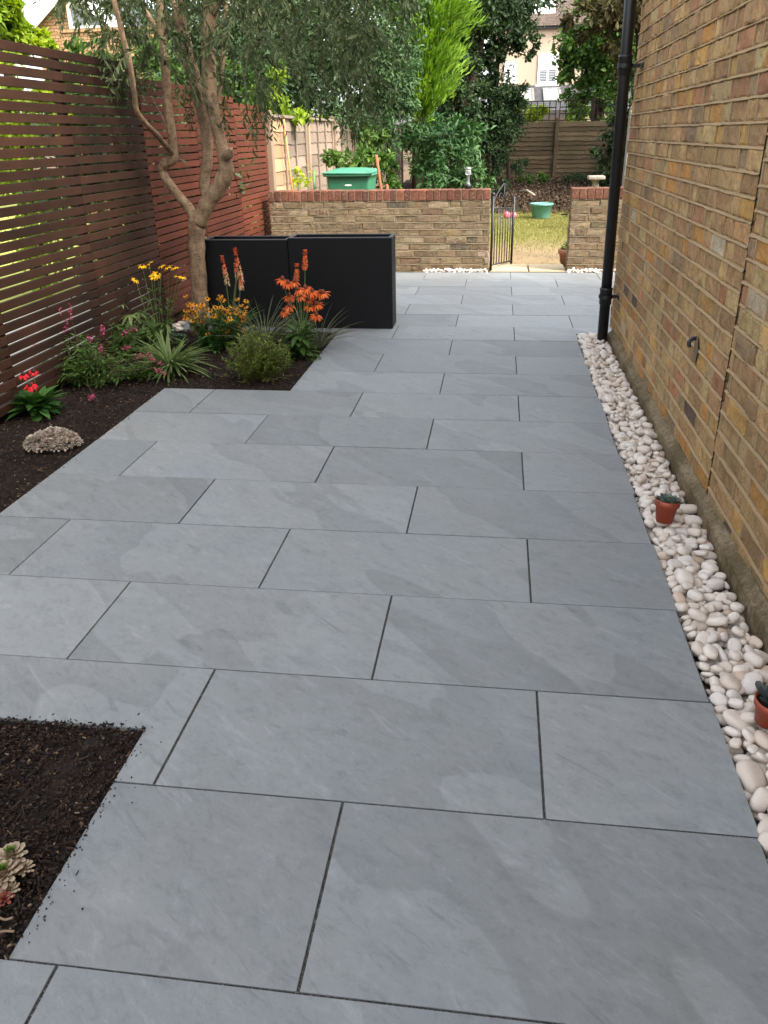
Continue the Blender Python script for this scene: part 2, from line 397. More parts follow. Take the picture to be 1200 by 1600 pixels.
k.col(k.mix(k.ramp(k.math('DIVIDE', yy, 24.0), [(0.0, 1), (0.49, 1), (0.56, 0), (1, 0)]), g, bare)); k.bump(fn, 0.6, 0.02); M_LAWN = k.rough(0.95, 0.1)
k = N('neighbour_ground'); p = k.pos(); fn = k.noise(p, 30, 5, 0.7)
k.col(k.mix(fn, (0.16, 0.19, 0.035), (0.34, 0.34, 0.08))); M_NLAWN = k.rough(0.95, 0.1)
M_NPAVE = simple('pale_paving', (0.36, 0.33, 0.27), 0.9, 0.2, 8)
k = N('sandstone_flag'); p = k.pos(); f = k.noise(p, 7, 7, 0.65)
k.col(k.mix(f, (0.33, 0.26, 0.155), (0.50, 0.42, 0.28))); k.bump(f, 0.4, 0.01); M_SAND = k.rough(0.9, 0.2)
k = N('leaf_litter'); p = k.pos(); v = k.n('ShaderNodeTexVoronoi'); v.inputs['Scale'].default_value = 16; k.l(p, v.inputs['Vector'])
k.col(k.ramp(v.outputs['Color'], [(0, (0.010, 0.007, 0.005)), (0.6, (0.032, 0.021, 0.012)), (1, (0.075, 0.048, 0.028))])); k.bump(v.outputs['Distance'], 1, 0.04); M_LITTER = k.rough(0.95, 0.1)
M_LITLEAF = leafmat('fallen_leaf', [(0.016, 0.010, 0.006), (0.045, 0.027, 0.014), (0.095, 0.06, 0.033)], 0.8, 0.05)
k = N('cream_pebble'); r = k.attr('rnd'); oi = k.n('ShaderNodeObjectInfo').outputs['Random']; p = k.shifted(k.pos(), k.math('ADD', r, oi))
hv = k.math('FRACT', k.math('ADD', r, oi))
c = k.ramp(hv, [(0, (0.56, 0.475, 0.39)), (0.35, (0.65, 0.570, 0.485)), (0.7, (0.70, 0.635, 0.56)), (0.86, (0.60, 0.555, 0.51)), (0.95, (0.60, 0.48, 0.37)), (1, (0.46, 0.34, 0.25))])
c = k.mix(k.ramp(k.noise(p, 26, 6, 0.65), [(0.4, 0.35), (0.62, 0)]), c, (0.54, 0.46, 0.39))
c = k.mix(k.ramp(k.noise(k.mapping(p, (1, 4, 1), (0.4, 0.2, 0.9)), 22, 5, 0.6, 1), [(0.62, 0), (0.7, 0.3)]), c, (0.78, 0.74, 0.70))
c = k.mix(k.ramp(k.noise(k.pos(), 90, 5, 0.75), [(0.34, 0.35), (0.42, 0)]), c, (0.38, 0.31, 0.24))
k.col(c); k.bump(k.noise(p, 220, 5, 0.7), 0.25, 0.003); M_PEB = k.rough(0.62, 0.3)

# metals, plastics
M_BLACKPIPE = simple('black_pipe', (0.006, 0.006, 0.007), 0.42, 0.3, 60, 0.05)
M_BLACKIRON = simple('black_iron', (0.008, 0.008, 0.008), 0.5, 0.4, 40, 0.1)
k = N('matt_black_planter'); p = k.obj(); f = k.noise(p, 5, 6, 0.6)
k.col(k.mix(f, (0.0045, 0.0045, 0.0052), (0.0078, 0.0078, 0.0086))); k.bump(k.noise(p, 260, 4), 0.08, 0.002); M_PLANTER = k.rough(k.ramp(f, [(0.3, 0.55), (0.7, 0.70)]), 0.2)
M_RIM = simple('planter_rim', (0.035, 0.036, 0.040), 0.5, 0.2, 20)
M_GREENBIN = simple('green_plastic', (0.018, 0.115, 0.055), 0.5, 0.2, 9); M_GREENLID = simple('green_plastic_lid', (0.045, 0.20, 0.115), 0.45, 0.2, 9)
M_TEAL = simple('teal_plastic', (0.09, 0.26, 0.21), 0.55, 0.2, 12)
M_TERRA = simple('terracotta_plastic', (0.30, 0.055, 0.022), 0.5, 0.18, 35, 0.05); M_CLAY = simple('clay_pot', (0.32, 0.14, 0.075), 0.85, 0.3, 25, 0.2)
M_CONC = simple('concrete', (0.33, 0.31, 0.28), 0.9, 0.3, 18, 0.4)
M_CONCD = simple('weathered_concrete', (0.17, 0.16, 0.145), 0.9, 0.3, 18, 0.4)
M_STONE = simple('pale_stone', (0.22, 0.19, 0.155), 0.9, 0.3, 30, 0.4)
M_PINK = simple('pink_plastic', (0.75, 0.12, 0.17), 0.4, 0.15, 20)
M_LAMPGREY = simple('lamp_steel', (0.28, 0.29, 0.28), 0.35, 0.3, 60, 0.0, 0.5, 0.6)
k = N('lamp_glass'); k.col((0.8, 0.85, 0.83)); k.b.inputs['Transmission Weight'].default_value = 0.8; M_LGLASS = k.rough(0.15)
M_STEEL = simple('dull_metal', (0.16, 0.155, 0.15), 0.45, 0.5, 120, 0.2, 0.5, 0.7)
M_COPPER = simple('orange_cane', (0.45, 0.17, 0.05), 0.6, 0.3, 40)
M_GSTAKE = simple('green_cane', (0.05, 0.16, 0.03), 0.5, 0.2, 40)
# far buildings
k = N('cream_render'); k.col(k.mix(k.noise(k.pos(), 1.2, 5), (0.30, 0.225, 0.165), (0.34, 0.26, 0.195))); M_CREAM = k.rough(0.9, 0.2)
M_WHITE = simple('white_paint', (0.78, 0.78, 0.76), 0.5, 0.06, 8)
M_BLIND = simple('blind_slat', (0.30, 0.31, 0.32), 0.6, 0.1, 8)
M_GLASS = simple('window_glass', (0.05, 0.06, 0.07), 0.08, 0.3, 3); M_SKYL = simple('skylight_glass', (0.20, 0.215, 0.215), 0.1, 0.15, 2)
def tilemat(name, a, b, sc):
    k = N(name); p = k.pos(); w = k.n('ShaderNodeTexBrick'); w.inputs['Scale'].default_value = sc
    w.inputs['Color1'].default_value = (*a, 1); w.inputs['Color2'].default_value = (*b, 1); w.inputs['Mortar'].default_value = (*[x * 0.4 for x in a], 1)
    w.inputs['Mortar Size'].default_value = 0.03; k.l(k.mapping(p, (1, 1, 1), (math.radians(90), 0, 0)), w.inputs['Vector'])
    k.col(k.mix(k.ramp(k.noise(p, 1.5, 5), [(0.3, 0.4), (0.6, 0)]), w.outputs[0], tuple(x * 0.6 for x in a))); return k.rough(0.85, 0.2)
M_SLATE = tilemat('grey_slate', (0.045, 0.045, 0.047), (0.07, 0.07, 0.073), 3.0); M_TILE = tilemat('brown_tile', (0.07, 0.052, 0.042), (0.11, 0.082, 0.065), 3.2)
M_FBRICK = tilemat('far_brick', (0.27, 0.155, 0.08), (0.34, 0.21, 0.115), 4.5)

# leaves
M_OLIVE = leafmat('olive_leaf', [(0.018, 0.028, 0.009), (0.036, 0.053, 0.017), (0.066, 0.088, 0.033), (0.14, 0.155, 0.075)], 0.5, 0.24, 0.3)
M_BARK = None
k = N('olive_bark'); p = k.pos(); f = k.noise(k.mapping(p, (1, 1, 0.35)), 30, 7, 0.7)
c = k.mix(k.ramp(f, [(0.35, 0), (0.65, 1)]), (0.165, 0.110, 0.066), (0.33, 0.228, 0.14)); c = k.mix(k.ramp(k.noise(p, 9, 5, 0.6), [(0.38, 0.6), (0.52, 0)]), c, (0.115, 0.075, 0.045))
ck = k.noise(k.mapping(p, (2.2, 2.2, 5)), 14, 5, 0.7, 1.5); c = k.mix(k.ramp(ck, [(0.555, 0), (0.60, 0.75)]), c, (0.05, 0.03, 0.018))
k.col(c); k.bump(k.mix(0.4, f, ck), 0.6, 0.008); M_BARK = k.rough(0.9, 0.2)
k = N('dark_bark'); p = k.pos(); f = k.noise(k.mapping(p, (1, 1, 0.3)), 14, 6, 0.7); k.col(k.mix(f, (0.018, 0.013, 0.009), (0.055, 0.038, 0.026))); k.bump(f, 0.9, 0.03); M_DBARK = k.rough(0.95, 0.1)
M_TWIG = simple('olive_twig', (0.10, 0.095, 0.05), 0.8, 0.3, 60)
M_DARKEV = leafmat('dark_evergreen_leaf', [(0.008, 0.020, 0.007), (0.017, 0.038, 0.012), (0.032, 0.062, 0.018), (0.06, 0.095, 0.034)], 0.4, 0.15, 0.5)
M_MIDEV = leafmat('mid_evergreen_leaf', [(0.014, 0.035, 0.012), (0.028, 0.068, 0.020), (0.05, 0.105, 0.035), (0.10, 0.17, 0.08)], 0.42, 0.2, 0.5)
M_BRIGHTCON = leafmat('golden_conifer_spray', [(0.020, 0.058, 0.006), (0.058, 0.13, 0.008), (0.11, 0.21, 0.012), (0.19, 0.28, 0.03)], 0.55, 0.3)
M_LIME = leafmat('lime_leaf', [(0.07, 0.13, 0.010), (0.16, 0.24, 0.016), (0.30, 0.36, 0.03)], 0.5, 0.45)
M_GREEN = leafmat('green_leaf', [(0.020, 0.048, 0.010), (0.045, 0.095, 0.016), (0.095, 0.16, 0.028)], 0.5, 0.35)
M_RUSTLEAF = leafmat('olive_brown_leaf', [(0.018, 0.017, 0.006), (0.04, 0.035, 0.011), (0.075, 0.062, 0.022)], 0.6, 0.3)
M_LAUREL = leafmat('laurel_leaf', [(0.013, 0.040, 0.011), (0.029, 0.074, 0.018), (0.060, 0.115, 0.032)], 0.35, 0.18, 0.6)
M_GRASSB = leafmat('lawn_blade', [(0.065, 0.085, 0.016), (0.135, 0.140, 0.030), (0.26, 0.225, 0.08)], 0.7, 0.3)
M_HERB = leafmat('herb_leaf', [(0.032, 0.072, 0.014), (0.068, 0.132, 0.026), (0.135, 0.205, 0.055)], 0.5, 0.3)
M_DKHERB = leafmat('deep_green_leaf', [(0.014, 0.052, 0.009), (0.034, 0.096, 0.018), (0.075, 0.165, 0.038)], 0.4, 0.25)
M_PALEHERB = leafmat('pale_green_leaf', [(0.075, 0.12, 0.035), (0.13, 0.18, 0.06), (0.21, 0.25, 0.10)], 0.5, 0.35)
M_YGHERB = leafmat('yellow_green_leaf', [(0.055, 0.090, 0.012), (0.125, 0.175, 0.028), (0.24, 0.28, 0.07)], 0.5, 0.35)
M_BLUEG = leafmat('blue_green_leaf', [(0.045, 0.09, 0.06), (0.08, 0.14, 0.09), (0.13, 0.20, 0.13)], 0.55, 0.2)
M_CAREX = leafmat('sedge_blade', [(0.04, 0.058, 0.025), (0.10, 0.115, 0.06), (0.24, 0.24, 0.16)], 0.5, 0.25)
M_SEDUM = leafmat('pale_sedum_floret', [(0.20, 0.185, 0.14), (0.34, 0.29, 0.225), (0.42, 0.33, 0.28), (0.27, 0.29, 0.20)], 0.7, 0.1)
M_YELLOW = leafmat('yellow_petal', [(0.55, 0.27, 0.004), (0.72, 0.40, 0.006), (0.80, 0.50, 0.02)], 0.55, 0.25)
M_AMBER = leafmat('amber_petal', [(0.45, 0.15, 0.006), (0.62, 0.25, 0.008), (0.72, 0.36, 0.02)], 0.55, 0.25)
M_REDP = leafmat('red_petal', [(0.42, 0.008, 0.015), (0.58, 0.015, 0.025), (0.66, 0.05, 0.05)], 0.5, 0.25)
M_ORANGEP = leafmat('orange_petal', [(0.55, 0.075, 0.012), (0.68, 0.13, 0.025), (0.75, 0.22, 0.06)], 0.5, 0.25)
M_PINKP = leafmat('pink_floret', [(0.30, 0.035, 0.09), (0.45, 0.07, 0.16), (0.55, 0.17, 0.25)], 0.55, 0.25)
M_POKER = leafmat('poker_floret', [(0.60, 0.52, 0.33), (0.62, 0.38, 0.20), (0.62, 0.16, 0.06), (0.58, 0.09, 0.03)], 0.5, 0.2)
M_POKER2 = leafmat('orange_poker_floret', [(0.60, 0.20, 0.05), (0.68, 0.15, 0.04), (0.65, 0.10, 0.03)], 0.5, 0.2)
M_CONE = simple('dark_flower_centre', (0.035, 0.014, 0.008), 0.8, 0.4, 200, 0.4)
M_CONEO = simple('rust_flower_centre', (0.16, 0.035, 0.012), 0.8, 0.4, 200, 0.4)
M_STEM = simple('green_stem', (0.06, 0.10, 0.025), 0.6, 0.3, 60); M_BSTEM = simple('brown_stem', (0.09, 0.05, 0.03), 0.8, 0.3, 60)
M_HEUCH = leafmat('purple_leaf', [(0.025, 0.008, 0.012), (0.05, 0.015, 0.02), (0.08, 0.03, 0.03)], 0.45, 0.15)
M_SEMP = leafmat('houseleek_leaf', [(0.36, 0.27, 0.19), (0.46, 0.36, 0.25), (0.40, 0.37, 0.24)], 0.45, 0.15)
M_SEMPG = leafmat('houseleek_heart', [(0.10, 0.17, 0.03), (0.16, 0.25, 0.05)], 0.4, 0.2); M_SEMPR = leafmat('houseleek_red_leaf', [(0.20, 0.04, 0.03), (0.32, 0.10, 0.07)], 0.45, 0.15)
M_ECHE = leafmat('echeveria_leaf', [(0.11, 0.15, 0.12), (0.17, 0.22, 0.18), (0.22, 0.24, 0.21)], 0.5, 0.05); M_ECHED = leafmat('dark_echeveria_leaf', [(0.07, 0.09, 0.085), (0.11, 0.13, 0.12), (0.16, 0.13, 0.13)], 0.4, 0.05)

# ================================================================== SETTING
# ground: one great sheet
g = MB(); g.add([(-400, -60, -0.14), (400, -60, -0.14), (400, 600, -0.14), (-400, 600, -0.14)], [(0, 1, 2, 3)])
tag(g.build('ground', M_EARTH), 'earth under the gardens', None, None, 'structure')

# paving: slabs 900 x 450 laid in half bond, on a bed of jointing grit
PR, PX = 0.605, 1.204       # survey units per row and per slab
JR, JX = 0.0062, 0.0080     # joint widths
def slab(mb, polys):
    bm = bmesh.new()
    for poly in polys:
        vs = [bm.verts.new((x * U, y * U, 0.0)) for x, y in poly]
        bm.faces.new(vs)
    bm.normal_update()
    for f in bm.faces:
        if f.normal.z < 0: f.normal_flip()
    top = list(bm.faces)
    ext = bmesh.ops.extrude_face_region(bm, geom=top)
    vs = [e for e in ext['geom'] if isinstance(e, bmesh.types.BMVert)]
    for v in bm.verts:
        if v not in vs: v.co.z = -0.02
    bmesh.ops.recalc_face_normals(bm, faces=bm.faces)
    ed = [e for e in bm.edges if all(v.co.z > -0.001 for v in e.verts) and any(abs(f.normal.z) < 0.5 for f in e.link_faces)]
    bmesh.ops.bevel(bm, geom=ed, offset=0.0016, segments=2, affect='EDGES', profile=0.5)
    dz = random.uniform(-0.0012, 0.0012); tx, ty = random.uniform(-6e-4, 6e-4), random.uniform(-6e-4, 6e-4)
    cx = np.mean([v.co.x for v in bm.verts]); cy = np.mean([v.co.y for v in bm.verts])
    bm.verts.index_update()
    V = [(v.co.x, v.co.y, v.co.z + dz + tx * (v.co.x - cx) + ty * (v.co.y - cy)) for v in bm.verts]
    F = [[v.index for v in f.verts] for f in bm.faces]
    mb.add(V, F, random.random()); bm.free()
XR, BX1, BX2, BXN = 0.606, -2.833, -1.793, -1.335
STRIP_END = 6.97
pav = MB()
for r in range(-4, 18):
    y0, y1 = r * PR + JR / 2, (r + 1) * PR - JR / 2
    xl = BX1 if r < 8 else BX2
    if r >= 12: xl = -3.60
    if r == 0: xl = BXN
    if r < 0: xl = -3.6
    xr = XR if r < 12 else 2.6
    if r < 0: xr = XR
    ks = range(-8, 8); off = 0.0 if r % 2 else 0.5
    for kk in ks:
        a, b = (kk + off) * PX + JX / 2, (kk + 1 + off) * PX - JX / 2
        a2, b2 = max(a, xl), min(b, xr)
        if r == 1:                       # notched round the near bed
            if b2 - a2 < 0.02: continue
            if a2 < BXN < b2: slab(pav, [[(a2, 0.853), (BXN, 0.853), (BXN, y0), (b2, y0), (b2, y1), (a2, y1)]]); continue
            if b2 <= BXN: slab(pav, [[(a2, 0.853), (b2, 0.853), (b2, y1), (a2, y1)]]); continue
        if r == 11:                      # notched round the pebble strip and the bed's far end
            a2, b2 = max(a, -3.6), min(b, 2.6)
            if b2 - a2 < 0.02: continue
            if b2 <= BX2: slab(pav, [[(a2, 6.93), (b2, 6.93), (b2, y1), (a2, y1)]])
            elif a2 < BX2: slab(pav, [[(a2, 6.93), (BX2, 6.93), (BX2, y0), (b2, y0), (b2, y1), (a2, y1)]])
            elif a2 >= XR: slab(pav, [[(a2, STRIP_END), (b2, STRIP_END), (b2, y1), (a2, y1)]])
            elif b2 > XR: slab(pav, [[(a2, y0), (XR, y0), (XR, STRIP_END), (b2, STRIP_END), (b2, y1), (a2, y1)]])
            else: slab(pav, [[(a2, y0), (b2, y0), (b2, y1), (a2, y1)]])
            continue
        if b2 - a2 < 0.02: continue
        e1, e2, e3, e4 = [random.uniform(-0.0008, 0.0008) for _ in range(4)]
        slab(pav, [[(a2, y0 + e1), (b2, y0 + e2), (b2, y1 + e3), (a2, y1 + e4)]])
tag(pav.build('paving', M_SLAB), 'grey slate look paving slabs laid in half bond', None, None, 'structure')
jb = MB()
def jrect(x0, y0, x1, y1, z=-0.0035): jb.add([(x0*U, y0*U, z), (x1*U, y0*U, z), (x1*U, y1*U, z), (x0*U, y1*U, z)], [(0,1,2,3)])
e = 0.004
jrect(-3.6, -2.4, XR-e, -0.0); jrect(BXN+e, 0, XR-e, 0.853+e); jrect(BX1+e, 0.853+e, XR-e, 8*PR); jrect(BX2+e, 8*PR, XR-e, 6.93+e); jrect(-3.6, 6.93+e, XR-e, 18*PR); jrect(XR-e, STRIP_END+e, 2.6, 18*PR)
tag(jb.build('paving_joints', M_JOINT), 'dark grit filling the joints of the paving', None, None, 'structure')

# planting soil
def soil(name, rects, label, n, seed):
    mb = MB()
    for (x0, y0, x1, y1) in rects:
        nx, ny = max(2, int((x1 - x0) / 0.022)), max(2, int((y1 - y0) / 0.022))
        xs = np.linspace(x0, x1, nx + 1) * U; ys = np.linspace(y0, y1, ny + 1) * U
        Xg, Yg = np.meshgrid(xs, ys, indexing='ij')
        Z = np.zeros_like(Xg)
        for i in range(nx + 1):
            for j in range(ny + 1):
                q = Vector((Xg[i, j] * 4, Yg[i, j] * 4, seed)); ed = min(i, nx - i, j, ny - j)
                Z[i, j] = (-0.012 + 0.022 * mnoise.noise(q) + 0.012 * mnoise.noise(q * 5) + 0.008 * mnoise.noise(q * 17) + 0.012) * min(1, ed / 4) - 0.010
        V = np.stack([Xg, Yg, Z], 2).reshape(-1, 3)
        i, j = np.meshgrid(np.arange(nx), np.arange(ny), indexing='ij'); i, j = i.ravel(), j.ravel(); w = ny + 1
        mb.add(V, np.stack([i*w+j, (i+1)*w+j, (i+1)*w+j+1, i*w+j+1], 1))
        m = int(n * (x1 - x0) * (y1 - y0))
        pos = np.stack([rng.uniform(x0, x1, m) * U, rng.uniform(y0, y1, m) * U, rng.uniform(-0.012, 0.012, m)], 1)
        D = rng.normal(size=(m, 3)) * np.array([1, 1, 0.35])
        box = np.array([(-.5,-.5,-.5),(.5,-.5,-.5),(.4,.5,-.5),(-.5,.4,-.5),(-.4,-.5,.5),(.5,-.4,.5),(.45,.5,.4),(-.5,.5,.5)])
        sc = np.stack([rng.uniform(.0012, .005, m), rng.uniform(.003, .013, m) * np.where(rng.random(m) < .06, 2.4, 1), rng.uniform(.0012, .004, m)], 1)
        mb.inst(box, [(0,3,2,1),(4,5,6,7),(0,1,5,4),(1,2,6,5),(2,3,7,6),(3,0,4,7)], pos, frames(D), sc, rng.random(m), 1)
    return tag(mb.build(name, [M_SOIL, M_CHIP]), label, None, None, 'structure')
soil('planting_soil', [(-3.72, 2.2, BX1, 4.835), (-3.72, 4.835, BX2, 6.93)], 'dark mulched soil of the long flower bed', 5200, 3.0)
soil('near_soil', [(-3.6, 0.0, BXN, 0.853)], 'dark mulched soil of the near bed', 15000, 8.0)
# crumbs of mulch spilt over the slab edges
cr = MB(); n = 230
ed = rng.choice(4, n, p=[.36, .06, .29, .29]); t = rng.random(n); sp = rng.exponential(0.014, n) + 0.001 + 0.10 * (rng.random(n) < .06) * rng.random(n)
cx = np.where(ed == 0, BXN + sp, np.where(ed == 1, -1.9 + 0.6 * t, np.where(ed == 2, BX2 + sp, BX1 + sp)))
cy = np.where(ed == 0, 0.02 + 0.8 * t, np.where(ed == 1, 0.856 + sp * 0.8, np.where(ed == 2, 4.9 + 1.9 * t, 2.6 + 2.1 * t)))
cx[:45] = rng.normal(-0.85, 0.22, 45); cy[:45] = rng.normal(6.75, 0.14, 45)
pos = np.stack([cx * U, cy * U, np.full(n, 0.0025)], 1)
box = np.array([(-.5,-.5,-.5),(.5,-.5,-.5),(.4,.5,-.5),(-.5,.4,-.5),(-.4,-.5,.5),(.5,-.4,.5),(.45,.5,.4),(-.5,.5,.5)])
cr.inst(box, [(0,3,2,1),(4,5,6,7),(0,1,5,4),(1,2,6,5),(2,3,7,6),(3,0,4,7)], pos, frames(rng.normal(size=(n, 3)) * np.array([1, 1, .1])),
        np.stack([rng.uniform(.001, .003, n), rng.uniform(.0012, .005, n) * np.where(rng.random(n) < .08, 2.5, 1), rng.uniform(.001, .003, n)], 1), rng.random(n) * 0.9)
tag(cr.build('mulch_crumbs', M_CHIP), 'crumbs of dark mulch spilt on the paving edges', 'mulch', None, 'stuff')

# lawn beyond the garden wall, leaf litter bank at its end
lw = MB(); lw.add([(-3.6*U, 11.0*U, -0.035), (6*U, 11.0*U, -0.035), (6*U, 24*U, -0.035), (-3.6*U, 24*U, -0.035)], [(0,1,2,3)])
tag(lw.build('lawn', M_LAWN), 'patchy yellowed lawn beyond the garden wall', None, None, 'structure')
nb = 42000
bx = rng.uniform(-1.2, 2.6, nb); by = 11.9 + 10.5 * rng.random(nb) ** 0.8
keep = (rng.random(nb) < np.clip((by - 12.6) / 3.0, 0.12, 1))
bx, by = bx[keep], by[keep]; nb = len(bx)
D = np.stack([rng.normal(0, .5, nb), rng.normal(0, .5, nb), np.ones(nb)], 1)
gb = MB(); gb.inst(np.array([(-.5,0,0),(.5,0,0),(0,1,0)]), [(0,1,2)], np.stack([bx*U, by*U, np.full(nb, -0.036)], 1), frames(D, rdir(nb)),
   np.stack([rng.uniform(.004, .008, nb), rng.uniform(.018, .045, nb), np.ones(nb)], 1), np.clip(rng.normal(.55, .25, nb), 0, 1))
tag(gb.build('lawn_grass', M_GRASSB), 'short dry blades of the lawn beyond the gate', 'grass', None, 'stuff')
bk = MB(); nx, ny = 30, 16; V = []
for i in range(nx + 1):
    for j in range(ny + 1):
        x = -3.6 + 9 * i / nx; y = 20.4 + 11.5 * j / ny
        z = -0.035 + 0.34 * min(1, max(0, (y - 20.9) / 7)) + (0.10 * mnoise.noise(Vector((x * 1.2, y * 1.2, 4))) if 0 < j else 0)
        V.append((x * U, y * U, z * U - (0.06 if j == 0 else 0)))
i, j = np.meshgrid(np.arange(nx), np.arange(ny), indexing='ij'); i, j = i.ravel(), j.ravel(); w = ny + 1
bk.add(V, np.stack([i*w+j, (i+1)*w+j, (i+1)*w+j+1, i*w+j+1], 1))
n = 9000; x = rng.uniform(-2.5, 3.5, n); y = rng.uniform(20.6, 29.5, n)
z = -0.03 + 0.34 * np.clip((y - 20.9) / 7, 0, 1) + rng.uniform(-.02, .10, n)
bk.inst(LEAF4[0], LEAF4[1], np.stack([x, y, z], 1) * U, frames(rdir(n) * np.array([1, 1, .4]), rdir(n)), rng.uniform(.025, .065, n), rng.random(n), 1)
tag(bk.build('leaf_litter_bank', [M_LITTER, M_LITLEAF]), 'brown leaf litter bank at the end of the lawn', None, None, 'structure')
# flag step in the gateway
fs = MB()
for (a, b) in ((-0.30, 0.26), (0.27, 0.80)):
    fs.cbox(((a + b) / 2 * U, 11.36 * U, -0.022), ((b - a - 0.012) * U, 0.70 * U, 0.05), rnd=random.random(), bev=0.006)
tag(fs.build('gateway_step', M_SAND), 'pale sandstone flags laid in the gateway', None, None, 'structure')
# neighbour's ground on the left
ng = MB(); ng.add([(-30, -4, -0.05), (-2.83, -4, -0.05), (-2.83, 26, -0.05), (-30, 26, -0.05)], [(0,1,2,3)])
tag(ng.build('neighbour_lawn', M_NLAWN), 'sunlit lawn beyond the slatted fence', None, None, 'structure')
ng = MB(); ng.add([(-4.6, -4, -0.044), (-2.86, -4, -0.044), (-2.86, 9, -0.044), (-4.6, 9, -0.044)], [(0,1,2,3)])
tag(ng.build('neighbour_path', M_NPAVE), 'pale paving beyond the slatted fence', None, None, 'structure')

# ================================================================== BRICKWORK
PAL = [((0.385, 0.235, 0.108), 34), ((0.425, 0.275, 0.122), 26), ((0.335, 0.200, 0.098), 16), ((0.45, 0.225, 0.065), 8), ((0.48, 0.28, 0.085), 6),
       ((0.375, 0.180, 0.090), 9), ((0.285, 0.195, 0.112), 8), ((0.11, 0.08, 0.062), 0.6), ((0.43, 0.34, 0.23), 0.6), ((0.43, 0.31, 0.145), 10)]
PALG = [((0.172, 0.130, 0.083), 30), ((0.190, 0.147, 0.095), 22), ((0.155, 0.116, 0.074), 16), ((0.182, 0.130, 0.076), 8), ((0.165, 0.105, 0.072), 5), ((0.235, 0.19, 0.13), 8), ((0.09, 0.075, 0.06), 1)]
PALR = [((0.138, 0.052, 0.034), 10), ((0.112, 0.045, 0.031), 8), ((0.160, 0.066, 0.042), 6), ((0.10, 0.048, 0.036), 4)]
def pick(pal):
    w = np.array([p[1] for p in pal], float); c = np.array(pal[rng.choice(len(pal), p=w / w.sum())][0])
    return np.clip(c * rng.uniform(0.8, 1.2) * (1 + rng.normal(0, .018, 3)), 0.01, 0.9)
def one_brick(mb, s0, s1, t0, t1, mp, col, depth=0.03, jit=0.0034, nu=7, nv=5, chip=0.45):
    us = np.linspace(0, 1, nu); vs = np.linspace(0, 1, nv)
    us[1] = min(0.12, 0.010 / (s1 - s0)); us[-2] = 1 - us[1]; vs[1] = 0.13; vs[-2] = 0.87
    Ug, Vg = np.meshgrid(us, vs, indexing='ij')
    S_ = s0 + Ug * (s1 - s0); T_ = t0 + Vg * (t1 - t0)
    Nn = rng.normal(0, jit * 0.45, (nu, nv)) + rng.normal(0, jit * 0.8)
    edge = np.zeros((nu, nv), bool); edge[0] = edge[-1] = True; edge[:, 0] = edge[:, -1] = True
    Nn[edge] -= 0.0035
    S_[edge] += rng.normal(0, 0.0026, edge.sum()); T_[edge] += rng.normal(0, 0.0022, edge.sum())
    if rng.random() < chip:
        ci, cj = rng.choice([0, nu - 1]), rng.choice([0, nv - 1]); Nn[ci, cj] -= 0.008; S_[ci, cj] += (0.010 if ci == 0 else -0.010); T_[ci, cj] += (0.008 if cj == 0 else -0.008)
    fr = np.stack([S_, T_, Nn], 2).reshape(-1, 3)
    loop = [i * nv for i in range(nu)] + [(nu - 1) * nv + j for j in range(1, nv)] + [i * nv + nv - 1 for i in range(nu - 2, -1, -1)] + [j for j in range(nv - 2, 0, -1)]
    back = fr[loop].copy(); back[:, 2] = -depth
    V = np.vstack([fr, back]); F = []
    for i in range(nu - 1):
        for j in range(nv - 1): F.append((i*nv+j, (i+1)*nv+j, (i+1)*nv+j+1, i*nv+j+1))
    nf = nu * nv; L = len(loop)
    for q in range(L): F.append((loop[(q+1) % L], loop[q], nf + q, nf + (q + 1) % L))
    mb.add(mp(V), np.array(F), rng.random(), 0, col)
def ribbon(mb, s0, s1, t, h, mp, out=0.003, depth=0.02, step=0.07, wob=0.0014):
    m = max(2, int((s1 - s0) / step)); ss = np.linspace(s0, s1, m + 1)
    hw = h / 2 + rng.normal(0, wob * 0.6, m + 1); tt = t + rng.normal(0, wob * 0.5, m + 1); oo = out + rng.normal(0, 0.0012, m + 1)
    top = tt + np.abs(hw) * 1.0; bot = tt - np.abs(hw)
    rows = np.stack([np.stack([ss, top, np.full(m+1, -depth)], 1), np.stack([ss, top, oo - 0.004], 1), np.stack([ss, bot + 0.002, oo + 0.0015], 1), np.stack([ss, bot, oo - 0.0005], 1), np.stack([ss, bot, np.full(m+1, -depth)], 1)], 1)
    V = rows.reshape(-1, 3); F = []
    for i in range(m):
        for q in range(4): a = i * 5 + q; F.append((a, a + 1, a + 6, a + 5))
    mb.add(mp(V), np.array(F))
